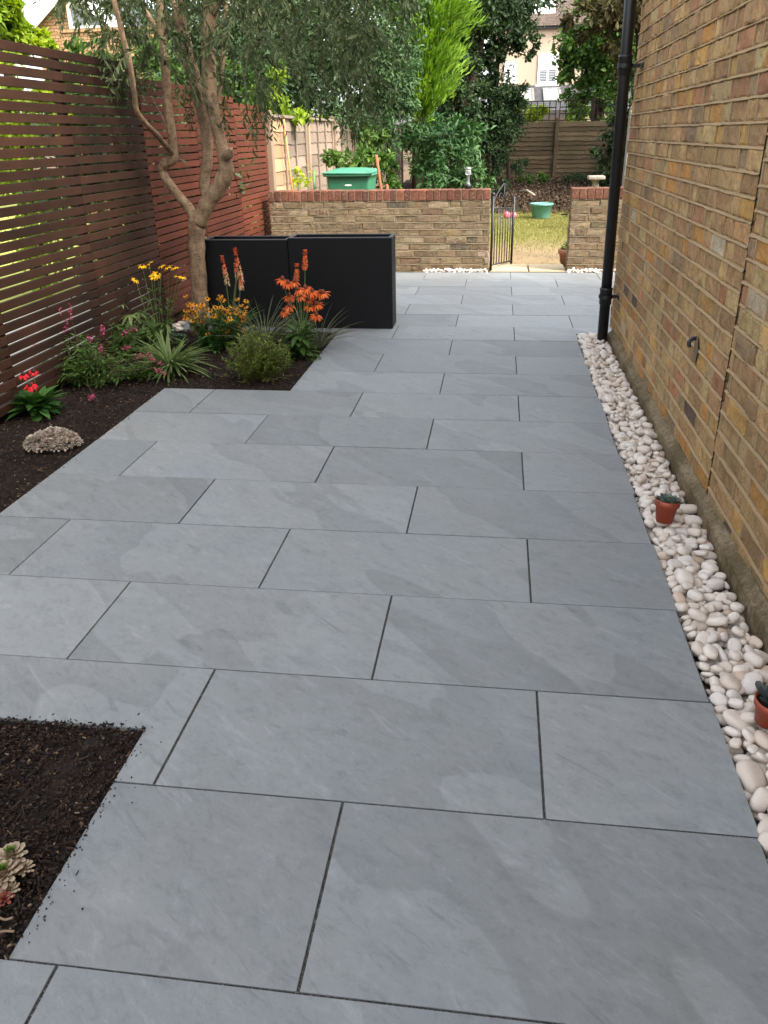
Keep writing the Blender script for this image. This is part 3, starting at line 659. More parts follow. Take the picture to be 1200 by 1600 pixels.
def brickwork(bmb, mmb, s0, s1, t0, courses, pitch, mp, pal, bond='flemish', bl=0.222, hd=0.108, joint=0.010, phase=0.0, out=0.003, perp_out=0.001, depth=0.03, bedh=None, end_out=0.0):
    bedh = bedh or joint
    for c in range(courses):
        ta, tb = t0 + c * pitch + joint / 2, t0 + (c + 1) * pitch - joint / 2
        s = s0 - rng.uniform(0, 0.02) - ((bl + hd) / 2 if c % 2 else 0) + phase; q = c % 2
        while s < s1:
            ln = (bl if q % 2 == 0 else hd) if bond == 'flemish' else (bl if rng.random() > 0.2 else hd)
            ln *= rng.uniform(0.95, 1.05); q += 1
            a, b = max(s, s0), min(s + ln, s1)
            if b - a > 0.02:
                one_brick(bmb, a, b, ta, tb, mp, pick(pal), depth)
                if b < s1 - 0.01 and rng.random() < 0.9:
                    j = b + joint / 2; w = joint * rng.uniform(0.9, 1.7) / 2
                    mmb.add(mp(np.array([(j-w, ta-.004, -.02), (j+w, ta-.004, -.02), (j+w*.9, tb+.004, -.02), (j-w*.9, tb+.004, -.02), (j-w, ta-.004, perp_out), (j+w, ta-.004, perp_out-.001), (j+w*.9, tb+.004, perp_out), (j-w*.9, tb+.004, perp_out-.001)])),
                            [(4,5,6,7),(0,4,7,3),(5,1,2,6)])
            s += ln + joint
        ribbon(mmb, s0, s1, t0 + c * pitch, bedh, mp, out)
    ribbon(mmb, s0, s1, t0 + courses * pitch, bedh, mp, out)
    V = np.array([(s0, t0, -0.0075), (s1, t0, -0.0075), (s1, t0 + courses * pitch, -0.0075), (s0, t0 + courses * pitch, -0.0075)])
    mmb.add(mp(V), [(0,1,2,3)])

# --- the house on the right
WX, WEND, CRACK = 0.932, 7.02, 2.83
house = thing('brick_house', 'tall yellow stock brick house wall along the right of the paving', 'house', (3.2, 1.5, 0))
def mpR(V): return np.stack([WX * U - V[:, 2], V[:, 0], V[:, 1]], 1)     # s = world y, t = z, outward = -x
b1, m1 = MB(), MB()
zb = 0.085 * U; CP = 0.0778
brickwork(b1, m1, CRACK * U + 0.004, WEND * U, zb, 54, CP, mpR, PAL, out=0.0035, bedh=0.0100, joint=0.010)
brickwork(b1, m1, -1.6, CRACK * U - 0.004, zb - 0.034, 54, CP, mpR, PAL, out=0.003, bedh=0.0105, joint=0.010, phase=-0.05)
bw = b1.build('brickwork', M_BRICK, house); m1.build('mortar', M_MORT, house)
core = MB()
core.box((WX * U + 0.02, -7.0, -0.1), (6.4, WEND * U - 0.002, zb + 54 * CP)); core.box((WX * U + 0.001, -7.0, -0.1), (WX * U + 0.02, -1.6, zb + 54 * CP))
core.build('wall', M_FBRICK, house)
# end return bricks at the far corner
b2, m2 = MB(), MB()
def mpE(V): return np.stack([WX * U + 0.115 - V[:, 0], WEND * U + 0.0 + V[:, 2] + 0.02, V[:, 1]], 1)
brickwork(b2, m2, 0.0, 0.108, zb, 54, CP, mpE, PAL, depth=0.02, bl=0.105, hd=0.105)
b2.build('corner_bricks', M_BRICK, house)
# plinth with sloped ledge
pl = MB(); ys = np.arange(-1.6, 6.78 * U, 0.06); V = []
for y in ys:
    q = Vector((y * 3, 1, 1)); a = 0.006 * mnoise.noise(q) + 0.003 * mnoise.noise(q * 6); bz = 0.007 * mnoise.noise(q * 1.7 + Vector((9, 0, 0))) + 0.003 * mnoise.noise(q * 9)
    xf = 0.886 * U + a
    V += [(xf, y, -0.12), (xf, y, 0.045 + bz), (xf + 0.004, y, 0.052 + bz), (xf + 0.012, y, 0.056 + bz), (WX * U - 0.004, y, zb + 0.012 + bz * .3), (WX * U + 0.02, y, zb + 0.012)]
F = []
for i in range(len(ys) - 1):
    for q in range(5): a = i * 6 + q; F.append((a, a + 6, a + 7, a + 1))
L0 = (len(ys) - 1) * 6; F2 = [tuple(L0 + q for q in range(6))[::-1]]
pl.add(V, F); pl.add(V[L0:], [tuple(range(6))[::-1]])
pl.build('plinth', M_PLINTH, house)
# dark gap where two builds of the wall meet
cg = MB(); cp = [(WX * U - 0.0005 + 0.001 * math.sin(z * 9), CRACK * U + 0.0025 * math.sin(z * 5) + 0.0015 * math.sin(z * 17), z) for z in np.arange(zb, zb + 60 * CP, 0.04)]
cg.tube(cp, 0.0019, 5); cg.build('joint_gap', M_TREL, house)
rf = MB(); zt = zb + 54 * CP; x0, x1, y0, y1 = WX * U - 0.25, 6.7, -7.3, WEND * U + 0.3; xm = (x0 + x1) / 2
rf.add([(x0,y0,zt-.05),(x1,y0,zt-.05),(x1,y1,zt-.05),(x0,y1,zt-.05),(xm,y0+2.2,zt+2.0),(xm,y1-2.2,zt+2.0)], [(0,1,4),(1,2,5,4),(2,3,5),(3,0,4,5),(0,3,2,1)])
rf.build('roof', M_SLATE, house)

# cut off pipe end in the house wall
c = at(1090, 538, X=WX); hk = thing('wall_hook', 'dark rusty hook of cut pipe sticking out of the brick wall', 'hook', c)
h1 = MB(); p = smooth_path([c + np.array([0.02, 0.012, 0.02]), c + np.array([-0.018, 0.010, 0.022]), c + np.array([-0.034, 0.004, 0.008]), c + np.array([-0.032, 0.0, -0.012])], 5)
h1.tube(p, 0.0085, 10); h1.build('hook', M_BLACKIRON, hk, True)
h2 = MB(); V = [(WX*U - 0.004 - 0.004 * random.random(), c[1] + 0.034 * math.cos(a) * (1 + .2 * random.random()) - 0.006, c[2] - 0.02 + 0.05 * math.sin(a) * (1 + .2 * random.random())) for a in np.arange(14) * 2 * math.pi / 14]
h2.add(V + [(WX*U - 0.009, c[1] - .006, c[2] - 0.02)], [(i, 14, (i + 1) % 14) for i in range(14)]); h2.build('mortar_patch', M_GMORT, hk)

# --- black rainwater pipe
pc = np.array([0.822 * U, 6.63 * U, 0.0])
pipe = thing('drainpipe', 'black plastic drainpipe standing by the corner of the house', 'drainpipe', pc)
PT = np.array([[1, 0, -0.014], [0, 1, 0], [0, 0, 1]])   # the pipe leans a little off plumb
q = MB(); q.lathe(pc, [(0.0, -0.05), (0.036, -0.05), (0.036, 3.9), (0.0, 3.9)], 24, PT); pm = q.build('pipe', M_BLACKPIPE, pipe, True)
for zc in (at(949, 463, Y=6.63)[2], at(975, 103, Y=6.63)[2]):
    q = MB(); q.lathe(pc, [(0.036, zc - 0.055), (0.042, zc - 0.052), (0.0425, zc + 0.04), (0.045, zc + 0.046), (0.045, zc + 0.058), (0.036, zc + 0.06)], 24, PT); q.build('collar', M_BLACKPIPE, pipe, True)
    q = MB(); q.lathe(pc, [(0.041, zc - 0.012), (0.049, zc - 0.012), (0.049, zc + 0.012), (0.041, zc + 0.012)], 24, PT)
    q.cbox((pc[0] + 0.058 - .014 * zc, pc[1], zc), (0.05 + .01 * zc, 0.022, 0.022), bev=0.003); q.cbox((pc[0] + 0.078, pc[1], zc), (0.008, 0.10, 0.03), bev=0.002); q.build('bracket', M_BLACKPIPE, pipe)

# --- garden wall with gateway
GY = 11.0; GH = 0.967
def garden_wall(name, label, xa, xb, pal_seed, back=0.215):
    t = thing(name, label, 'wall', ((xa + xb) / 2 * U, GY * U + 0.1, 0))
    bmb, mmb = MB(), MB(); n = 10; pitch = GH * U / n
    def mf(V): return np.stack([V[:, 0], GY * U - V[:, 2], V[:, 1]], 1)
    brickwork(bmb, mmb, xa * U, xb * U, 0.0, n, pitch, mf, PALG, bond='stretcher', bl=0.215, hd=0.105, out=0.0005, perp_out=-0.001, bedh=0.010)
    def me1(V): return np.stack([xb * U + V[:, 2] + 0.001, GY * U + V[:, 0], V[:, 1]], 1)
    def me2(V): return np.stack([xa * U - V[:, 2] - 0.001, GY * U + back - V[:, 0], V[:, 1]], 1)
    for m_ in (me1, me2): brickwork(bmb, mmb, 0.004, back - 0.004, 0.0, n, pitch, m_, PALG, bond='stretcher', bl=0.10, hd=0.10, depth=0.012, out=0.0005, perp_out=-0.001)
    mmb.box((xa * U + 0.014, GY * U + 0.022, 0), (xb * U - 0.014, GY * U + back, GH * U))
    bmb.build('brickwork', M_GBRICK, t); mmb.build('mortar', M_GMORT, t)
    cb, cm = MB(), MB(); x = xa * U - 0.004; z0 = GH * U + 0.006
    while x < xb * U - 0.02:
        w = min(0.068 * random.uniform(.93, 1.07), xb * U + 0.004 - x)
        dz = random.uniform(-.002, .002); dy = random.uniform(-.003, .003)
        n0 = cb.n; cb.cbox((x + w / 2, GY * U + back / 2 + dy, z0 + 0.052 + dz), (w, back + 0.012, 0.104), bev=0.005)
        for f in range(len(cb.F)):
            g_, r_, mi_, c_ = cb.F[f]
            if c_ is None: pass
        colr = pick(PALR); rv = random.random()
        for f in range(len(cb.F)):
            g_, r_, mi_, c_ = cb.F[f]
            if c_ is None: cb.F[f] = (g_, np.full(len(g_), rv), mi_, np.tile(colr, (len(g_), 1)))
        x += w + 0.0085
    cm.box((xa * U, GY * U + 0.0, GH * U - 0.002), (xb * U, GY * U + back - 0.004, z0 + 0.099))
    cb.build('coping', M_RED, t); cm.build('coping_mortar', M_GMORT, t)
    return t
garden_wall('garden_wall', 'low yellow brick garden wall with red brick coping behind the black planters', -3.53, -0.325, 1)
garden_wall('garden_wall', 'short end of the low brick wall between gateway and house', 0.80, 3.2, 2)

# --- iron gate, standing open
ga = np.array([-0.285 * U, 11.04 * U]); ge = at(801, 360, Y=12.02); gb_ = np.array([ge[0], ge[1]])
gate = thing('iron_gate', 'black wrought iron garden gate standing open beside the garden wall', 'gate', (ga[0], ga[1], 0))
gd = gb_ - ga; gl = np.linalg.norm(gd)
def gp(t, z): return np.array([ga[0] + gd[0] * t, ga[1] + gd[1] * t, z * U - 0.075 * U * t])
gt, gbm = 0.86, 0.06
fr = MB()
fr.tube([gp(0, 0.0), gp(0, 1.02)], 0.0135, 8); fr.tube([gp(1, 0.03), gp(1, 1.03)], 0.0135, 8)
fr.tube([gp(0, gt), gp(1, gt)], 0.009, 6); fr.tube([gp(0, gbm + .02), gp(1, gbm + .02)], 0.009, 6); fr.build('frame', M_BLACKIRON, gate, True)
for i in range(1, 8):
    q = MB(); q.tube([gp(i / 8, gbm + .02), gp(i / 8, gt)], 0.0062, 6); q.build('bar', M_BLACKIRON, gate, True)
sc = MB(); arch = smooth_path([gp(0, gt + .06), gp(.12, gt + .16), gp(.32, gt + .27), gp(.5, gt + .33), gp(.68, gt + .27), gp(.88, gt + .16), gp(1, gt + .06)], 5); sc.tube(arch, 0.0075, 6)
for sgn in (-1, 1):
    th = np.linspace(0, 4.6, 22); rr_ = 0.10 * (1 - th / 6.5)
    sc.tube([gp(.5 + sgn * (.13 + .16 * 1.2 * (rr_[i] / .1) * math.cos(th[i]) * .6), gt + .12 + rr_[i] * 1.1 * math.sin(th[i])) for i in range(22)], 0.005, 6)
sc.tube([gp(.5, gt), gp(.5, gt + .33)], 0.006, 6)
sc.build('scrollwork', M_BLACKIRON, gate, True)
q = MB(); q.lathe(gp(0, 1.02), [(0.0, 0.04), (0.014, 0.032), (0.019, 0.015), (0.014, 0.0), (0.0, -0.004)], 12); q.build('finial', M_BLACKIRON, gate, True)
c = at(884, 335, Y=11.08); la = thing('gate_latch', 'small black latch bracket on the gateway pillar', 'latch', c)
q = MB(); q.cbox(c + np.array([-0.02, 0, 0]), (0.06, 0.018, 0.014), bev=0.003); q.cbox(c + np.array([0.012, 0, 0]), (0.008, 0.03, 0.05), bev=0.002); q.build('bracket', M_BLACKIRON, la)

# --- slatted fence on the left
FX = -3.65
fence = thing('slatted_fence', 'tall slatted timber fence of brown stained boards behind the flower bed', 'fence', (FX * U, 5.5, 0))
posts = [-1.9, -0.4, 1.1, 2.6, 4.12, 5.60, 7.05, 8.55, 10.05, 11.55]
H0, HP, SH = 0.02, 0.0568, 0.0462
for i in range(len(posts) - 1):
    a, b = posts[i] * U, posts[i + 1] * U
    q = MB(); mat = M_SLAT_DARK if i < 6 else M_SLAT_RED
    ztop = (2.47 if i < 6 else 2.36 - 0.06 * (i - 6)) * U
    nz = int((ztop - H0) / HP)
    for s in range(nz):
        z = ztop - SH / 2 - s * HP; j = random.uniform(-.002, .002)
        q.cbox((FX * U - 0.009 + random.uniform(-.0015, .0015), (a + b) / 2, z + j), (0.019, b - a - 0.004, SH), rnd=random.random(), bev=0.0025,
               R=_rot(random.uniform(-.0022, .0022), 0, 0))
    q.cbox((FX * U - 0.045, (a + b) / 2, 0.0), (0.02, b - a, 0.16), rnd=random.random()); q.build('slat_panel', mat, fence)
for i, y in enumerate(posts):
    q = MB(); zt_ = (2.46 if i < 7 else 2.3 - 0.06 * (i - 7)) * U; q.cbox((FX * U - 0.042, y * U, zt_ / 2), (0.045, 0.055, zt_), bev=0.003, rnd=random.random()); q.build('post', M_POST, fence)

# --- weathered lap fence on the far left
lapf = thing('lap_fence', 'weathered timber lap panel fence behind the green bin', 'fence', (FX * U, 15, 0))
ys = [11.62, 14.25, 16.75, 19.2, 21.6, 24.1, 26.6, 29.3]
for i in range(len(ys) - 1):
    a, b = ys[i] * U + 0.05, ys[i + 1] * U - 0.05
    q = MB(); mats = [M_PANEL, M_PANEL_NEW]; zt_ = 2.10 * U; nb_ = 11; hh = zt_ / nb_
    for s in range(nb_):
        m_ = 12; yy_ = np.linspace(a, b, m_ + 1)
        lo = s * hh + rng.normal(0, .006, m_ + 1); hi = (s + 1) * hh + 0.012
        V = []
        for y_, l_ in zip(yy_, lo): V += [(FX * U + 0.016, y_, l_), (FX * U + 0.003, y_, hi), (FX * U - 0.004, y_, hi), (FX * U + 0.008, y_, l_)]
        F = []
        for p_ in range(m_):
            o_ = p_ * 4; F += [(o_, o_ + 4, o_ + 5, o_ + 1), (o_ + 1, o_ + 5, o_ + 6, o_ + 2), (o_ + 3, o_ + 7, o_ + 4, o_), (o_ + 2, o_ + 6, o_ + 7, o_ + 3)]
        rv = random.random()
        if i == 0:
            F1 = [f for p_ in range(0, 5) for f in F[p_*4:p_*4+4]]; F2 = [f for p_ in range(5, m_) for f in F[p_*4:p_*4+4]]
            q.add(V, F1, rv, 1); q.add(V, F2, rv, 0)
        else: q.add(V, F, rv, 0)
    q.build('lap_panel', mats, lapf)
    q = MB()
    nbat = 4
    for s in range(nbat):
        yb = a + (b - a) * (s + .12) / (nbat - .75); q.cbox((FX * U + 0.026, yb, zt_ / 2), (0.016, 0.034, zt_), rnd=random.random(), bev=0.002)
    q.cbox((FX * U + 0.024, (a + b) / 2, zt_ + 0.012), (0.05, b - a, 0.03), rnd=.5, bev=0.003); q.build('batten', M_PANEL, lapf)
for y in ys:
    q = MB(); q.cbox((FX * U + 0.01, y * U, 1.09 * U), (0.085, 0.085, 2.2 * U), rnd=random.random(), bev=0.005); q.build('post', M_PPOST, lapf)

# --- back fence with trellis, and the right boundary
BY = 30.0
backf = thing('back_fence', 'brown lap board fence with dark trellis top across the garden end', 'fence', (1.5, BY * U, 0))
bp = [(-3.2, -0.55), (-0.5, 1.62), (1.74, 4.3)]
zl, zh = 0.24 * U, 2.12 * U
for a, b in bp:
    q = MB(); n_ = 13; hh = (zh - zl) / n_
    for s in range(n_):
        m_ = 14; xs_ = np.linspace(a * U, b * U, m_ + 1); lo = zl + s * hh + rng.normal(0, .007, m_ + 1); hi = zl + (s + 1) * hh + 0.015; V = []
        for x_, l_ in zip(xs_, lo): V += [(x_, BY * U - 0.022, l_), (x_, BY * U - 0.003, hi), (x_, BY * U + 0.006, hi), (x_, BY * U - 0.012, l_)]
        F = []
        for p_ in range(m_): o_ = p_ * 4; F += [(o_, o_ + 4, o_ + 5, o_ + 1), (o_ + 1, o_ + 5, o_ + 6, o_ + 2), (o_ + 3, o_ + 7, o_ + 4, o_)]
        q.add(V, F, random.random())
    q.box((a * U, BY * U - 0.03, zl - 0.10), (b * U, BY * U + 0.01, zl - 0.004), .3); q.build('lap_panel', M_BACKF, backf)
    q = MB()
    for x_ in np.arange(a, b, 0.21): q.cbox((x_ * U, BY * U, 2.47 * U), (0.022, 0.014, 0.62 * U), rnd=random.random())
    for z_ in (2.18, 2.38, 2.58, 2.78): q.cbox(((a + b) / 2 * U, BY * U + 0.016, z_ * U), ((b - a) * U, 0.014, 0.022), rnd=random.random())
    q.build('trellis', M_TREL, backf)
for x_, hz in ((-3.2, 2.2), (-0.52, 2.2), (1.68, 2.25), (4.3, 2.3)):
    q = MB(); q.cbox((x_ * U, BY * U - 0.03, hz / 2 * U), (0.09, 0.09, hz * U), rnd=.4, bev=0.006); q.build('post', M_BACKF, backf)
for x_ in (-2.0, 2.85):
    q = MB(); q.cbox((x_ * U, BY * U + 0.03, 1.42 * U), (0.07, 0.07, 2.86 * U), rnd=.4, bev=0.006); q.build('trellis_post', M_TREL, backf)
c = at(982, 262, Y=12.3)
cpst = MB(); hgt = at(982, 163, Y=12.3)[2]
cpst.cbox((c[0], c[1], hgt / 2 - 0.03), (0.10, 0.10, hgt - 0.06), bev=0.01); cpst.lathe((c[0], c[1], hgt - 0.066), [(0.052, 0), (0.05, 0.03), (0.035, 0.055), (0.0, 0.066)], 16)
tag(cpst.build('concrete_post', M_CONCD), 'grey concrete post with rounded top just beyond the house corner', 'post')
rbf = thing('boundary_fence', 'dark boundary fence on the right side of the far garden', 'fence', (4.1 * U, 16, 0))
q = MB()
for s in range(12): q.cbox((4.12 * U, 21 * U, (0.05 + s * 0.17) * U), (0.02, 17.8 * U, 0.17 * U), rnd=random.random(), R=_rot(0, 0, 0))
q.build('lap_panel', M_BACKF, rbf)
for y_ in (12.4, 15, 18, 21, 24, 27, 29.8):
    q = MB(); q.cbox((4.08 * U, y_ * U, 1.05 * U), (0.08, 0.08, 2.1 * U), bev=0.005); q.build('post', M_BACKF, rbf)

# ================================================================== OBJECTS
# planters
def planter(label, cx, cy, w, d, h, rz):
    t = thing('planter', label, 'planter', (cx * U, cy * U, 0), 'black trough planters'); R = _rot(0, rz, 0)
    w, d, h = w * U, d * U, h * U; tk = 0.022; o = np.array([cx * U, cy * U, 0.0])
    q = MB()
    for (x, y, sx, sy) in ((0, -d/2 + tk/2, w, tk), (0, d/2 - tk/2, w, tk), (-w/2 + tk/2, 0, tk, d - 2*tk), (w/2 - tk/2, 0, tk, d - 2*tk)):
        q.cbox(o + R @ np.array([x, y, h / 2 + 0.002]), (sx, sy, h - 0.004), R, bev=0.0025)
    q.cbox(o + np.array([0, 0, 0.03]), (w - 2*tk, d - 2*tk, 0.04), R); q.build('shell', M_PLANTER, t)
    q = MB(); r_ = 0.028
    for (x, y, sx, sy) in ((0, -d/2 + r_/2 - .002, w + .004, r_), (0, d/2 - r_/2 + .002, w + .004, r_), (-w/2 + r_/2 - .002, 0, r_, d - 2*r_ + .004), (w/2 - r_/2 + .002, 0, r_, d - 2*r_ + .004)):
        q.cbox(o + R @ np.array([x, y, h - 0.001]), (sx, sy, 0.008), R, bev=0.0015)
    q.build('rim', M_RIM, t)
    q = MB(); q.cbox(o + np.array([0, 0, h - 0.10]), (w - 2*tk - .002, d - 2*tk - .002, 0.05), R); q.build('compost', M_SOIL, t)
planter('black planter trough nearer the paving, its right end free', -1.775, 7.27, 1.055, 0.34, 0.905, 0.012)
planter('black planter trough partly behind the olive trunk', -2.765, 7.30, 0.90, 0.34, 0.885, 0.0)

# green wheelie bin
c = at(551, 298, Y=12.9); cx = c[0]; cy = 12.9 * U
wb = thing('wheelie_bin', 'green plastic wheelie bin behind the low brick wall', 'bin', (cx, cy, -0.03))
zt_ = at(551, 272, Y=12.6)[2]
q = MB(); bm = bmesh.new(); w0, w1, d0, d1 = 0.19, 0.265, 0.22, 0.31
V = [(cx-w0,cy-d0,-.03),(cx+w0,cy-d0,-.03),(cx+w0,cy+d0,-.03),(cx-w0,cy+d0,-.03),(cx-w1,cy-d1,zt_),(cx+w1,cy-d1,zt_),(cx+w1,cy+d1,zt_),(cx-w1,cy+d1,zt_)]
vs = [bm.verts.new(v) for v in V]
for f in [(0,3,2,1),(4,5,6,7),(0,1,5,4),(1,2,6,5),(2,3,7,6),(3,0,4,7)]: bm.faces.new([vs[i] for i in f])
bmesh.ops.bevel(bm, geom=list(bm.edges), offset=0.03, segments=3, affect='EDGES', profile=0.5); bm.verts.index_update()
q.add([v.co[:] for v in bm.verts], [[v.index for v in f.verts] for f in bm.faces]); bm.free(); q.build('body', M_GREENBIN, wb, True)
q = MB(); q.cbox((cx, cy, zt_ - 0.005), (0.60, 0.70, 0.035), bev=0.012); q.build('rim', M_GREENLID, wb, True)
q = MB(); nx_, ny_ = 12, 10; V = []
for i in range(nx_ + 1):
    for j in range(ny_ + 1):
        a, b = i / nx_ * 2 - 1, j / ny_ * 2 - 1
        V.append((cx + a * 0.31, cy + b * 0.36, zt_ + 0.018 + 0.045 * (1 - abs(a) ** 4) * (1 - abs(b) ** 4)))
i, j = np.meshgrid(np.arange(nx_), np.arange(ny_), indexing='ij'); i, j = i.ravel(), j.ravel(); w_ = ny_ + 1
q.add(V, np.stack([i*w_+j, (i+1)*w_+j, (i+1)*w_+j+1, i*w_+j+1], 1)); q.box((cx - .31, cy - .36, zt_ + .008), (cx + .31, cy - .345, zt_ + .019)); q.build('lid', M_GREENLID, wb, True)
q = MB(); q.tube([(cx - .26, cy + .40, zt_ + .02), (cx + .26, cy + .40, zt_ + .02)], 0.016, 8); q.build('handle', M_GREENLID, wb, True)
q = MB(); e1 = np.linspace(0, 2 * math.pi, 15)[:-1]; yf = cy - d1 - 0.002 + 0.014; zc = zt_ - 0.12
q.add([(cx + .045 * math.cos(a), yf + (zc - zt_) * -0.0 - 0.004, zc + 0.009 * math.sin(a)) for a in e1], [tuple(range(14))]); q.build('emblem', M_WHITE, wb)
for s in (-1, 1):
    q = MB(); q.lathe((cx + s * .24, cy + .27, 0.07), [(0.0, -.025), (0.09, -.025), (0.095, 0), (0.09, .025), (0.0, .025)], 18, R=np.array([[0,0,1],[0,1,0],[-1,0,0]])); q.build('wheel', M_BLACKIRON, wb, True)
# sticks
a, b = at(588, 243, Y=12.4), at(596, 300, Y=12.2)
q = MB(); d = (b - a); q.tube([a, a + d * .5, a + d * 1.75], [0.017, 0.016, 0.018], 8); tag(q.build('rusty_stake', M_STICK, None, True), 'rusty brown stake leaning against the green bin', 'stake')
a, b = at(604, 288, Y=12.9), at(606, 300, Y=12.9); q = MB(); q.tube([a, a + (b - a) * 5], 0.018, 7); tag(q.build('short_stake', M_STICK, None, True), 'short brown stake end beside the green bin', 'stake')
a, b = at(490, 265, Y=12.6), at(491, 298, Y=12.6); q = MB(); q.tube([a, a + (b - a) * 2.6], 0.012, 7); tag(q.build('garden_cane', M_GSTAKE, None, True), 'green garden cane upright by the lap fence', 'cane')
a, b = at(443, 186, X=-3.56), at(457, 300, X=-3.5); q = MB(); q.tube([a, a + (b - a) * 1.7], 0.013, 7); tag(q.build('bamboo_cane', M_COPPER, None, True), 'orange brown cane leaning on the pale lap fence', 'cane')

# lantern on the wall
zw = GH * U + 0.112; c = at(731, 296, Y=11.13); c[2] = zw
lt_ = thing('wall_lantern', 'small grey solar lantern standing on the brick wall coping', 'lantern', c)
q = MB(); q.lathe(c, [(0.0, 0), (0.035, 0), (0.036, 0.04), (0.03, 0.045), (0.0, 0.045)], 18); q.build('base', M_BLACKIRON, lt_, True)
q = MB(); q.lathe(c, [(0.020, 0.045), (0.016, 0.06), (0.016, 0.125), (0.024, 0.135)], 16); q.build('column', M_LAMPGREY, lt_, True)
q = MB(); q.lathe(c, [(0.022, 0.135), (0.03, 0.14), (0.03, 0.185), (0.024, 0.19)], 18); q.build('glass', M_LGLASS, lt_, True)
q = MB(); q.lathe(c, [(0.0, 0.19), (0.034, 0.19), (0.034, 0.20), (0.018, 0.212), (0.0, 0.214)], 18); q.build('cap', M_LAMPGREY, lt_, True)

# teal tub, pink ball, bird table, terracotta pot
c = at(845, 341, z=-0.045); tub = thing('plant_tub', 'teal green plastic plant tub standing on the lawn', 'tub', c)
q = MB(); h_ = 0.255; q.lathe(c, [(0.0, 0.0), (0.135, 0.0), (0.15, 0.02), (0.188, h_ - .04), (0.205, h_ - .036), (0.208, h_), (0.196, h_), (0.18, h_ - .03), (0.14, .06), (0, .06)], 32); q.build('body', M_TEAL, tub, True)
q = MB(); q.lathe(c, [(0.0, h_ - .05), (0.183, h_ - .05)], 24); q.build('compost', M_SOIL, tub)
c = at(792, 336, Y=19.5); q = MB(); q.lathe((c[0], c[1], 0.03), [(max(0, 0.06 * math.sin(a)), -0.06 * math.cos(a)) for a in np.linspace(0, math.pi, 14)], 20); q.lathe((c[0] + .12, c[1] + .02, 0.02), [(max(0, 0.055 * math.sin(a)), -0.055 * math.cos(a)) for a in np.linspace(0, math.pi, 14)], 20)
tag(q.build('toy', M_PINK, None, True), 'small pink plastic toy on the lawn behind the gate bars', 'toy')
c = at(931, 283, Y=17); bt = thing('bird_bath', 'pale stone bird bath behind the end of the brick wall', 'bird bath', (c[0], c[1], -0.03)); zt_ = at(931, 277, Y=17)[2]
q = MB(); q.lathe((c[0], c[1], 0), [(0.10, -.035), (0.10, .03), (0.06, .06), (0.05, zt_ - .06), (0.08, zt_ - .03)], 16); q.build('pedestal', M_STONE, bt, True)
q = MB(); q.cbox((c[0], c[1], zt_ - 0.004), (0.25, 0.25, 0.055), bev=0.012); q.build('basin', M_STONE, bt, True)
c = at(884, 421, z=-0.04); c[1] += 0.28; c[0] += 0.02
tp = thing('terracotta_pot', 'clay pot half hidden behind the gateway pillar', 'pot', (c[0], c[1], -0.035))
q = MB(); q.lathe((c[0], c[1], -0.035), [(0, 0), (0.055, 0), (0.085, .14), (0.098, .145), (0.10, .19), (0.085, .19), (0.07, .05), (0, .05)], 24); q.build('body', M_CLAY, tp, True)
q = MB(); n = 60; q.inst(LEAF4[0], LEAF4[1], np.array([c[0], c[1], 0.15]) + rng.normal(0, .03, (n, 3)), frames(rdir(n) + np.array([0, 0, .6])), rng.uniform(.03, .07, n), rng.random(n)); q.build('leaves', M_HERB, tp)

# pebbles
def pebble_mesh(seed):
    bm = bmesh.new(); bmesh.ops.create_icosphere(bm, subdivisions=3, radius=0.5)
    r = random.Random(seed); ax = (1.0, r.uniform(.62, .85), r.uniform(.36, .58))
    for v in bm.verts:
        n_ = 1 + 0.16 * mnoise.noise(v.co * 1.7 + Vector((seed * 3.1, 0, 0))) + 0.04 * mnoise.noise(v.co * 5 + Vector((seed, 5, 0)))
        p_ = v.co.normalized(); e_ = 0.82
        q_ = Vector([math.copysign(abs(t) ** e_, t) for t in p_]) * 0.5
        v.co = Vector((q_.x * ax[0], q_.y * ax[1], q_.z * ax[2])) * n_
    bm.verts.index_update(); V = np.array([v.co[:] for v in bm.verts]); F = [[v.index for v in f.verts] for f in bm.faces]; bm.free(); return V, F
PEBS = [pebble_mesh(s) for s in range(9)]
pts = []
def scatter(x0, x1, y0, y1, size, zf, dmin, n):
    got = []; cell = {}
    for _ in range(n):
        x, y = rng.uniform(x0, x1), rng.uniform(y0, y1); s = size * np.clip(rng.lognormal(0, .26), .55, 1.7)
        key = (int(x / .03), int(y / .03)); ok = True
        for i in (-1, 0, 1):
            for j in (-1, 0, 1):
                for (a, b, t) in cell.get((key[0] + i, key[1] + j), []):
                    if (a - x) ** 2 + (b - y) ** 2 < (dmin * (s + t) / 2) ** 2: ok = False
        if ok: cell.setdefault(key, []).append((x, y, s)); got.append((x, y, zf + rng.normal(0, .004), s))
    return got
sx0, sx1 = XR * U + 0.012, 0.878 * U - 0.012
low = scatter(sx0, sx1, 0.15, STRIP_END * U - 0.015, 0.042, -0.034, 0.66, 14000)
top = scatter(sx0 + 0.004, sx1, 0.15, STRIP_END * U - 0.02, 0.050, -0.008, 0.72, 14000)
top2 = scatter(sx0 + 0.03, sx1 - 0.01, 0.15, STRIP_END * U - 0.04, 0.046, 0.012, 1.7, 9000)
def prot(tilt):
    a = rng.uniform(0, 2 * math.pi); return _rot(rng.normal(0, tilt), a, rng.uniform(0, 2*math.pi) if False else 0) @ _rot(0, 0, 0) @ np.array(Matrix.Rotation(rng.normal(0, tilt), 3, 'Y'))
camd = lambda p_: math.dist(p_[:3], CPOS)
cand = sorted([p_ + (0.42,) for p_ in top] + [p_ + (0.30,) for p_ in top2], key=lambda p_: camd(p_))
cand = [p_ for p_ in cand if p_[1] > 0.35]
GR = 'cream pebbles beside the house wall'
meshes = []
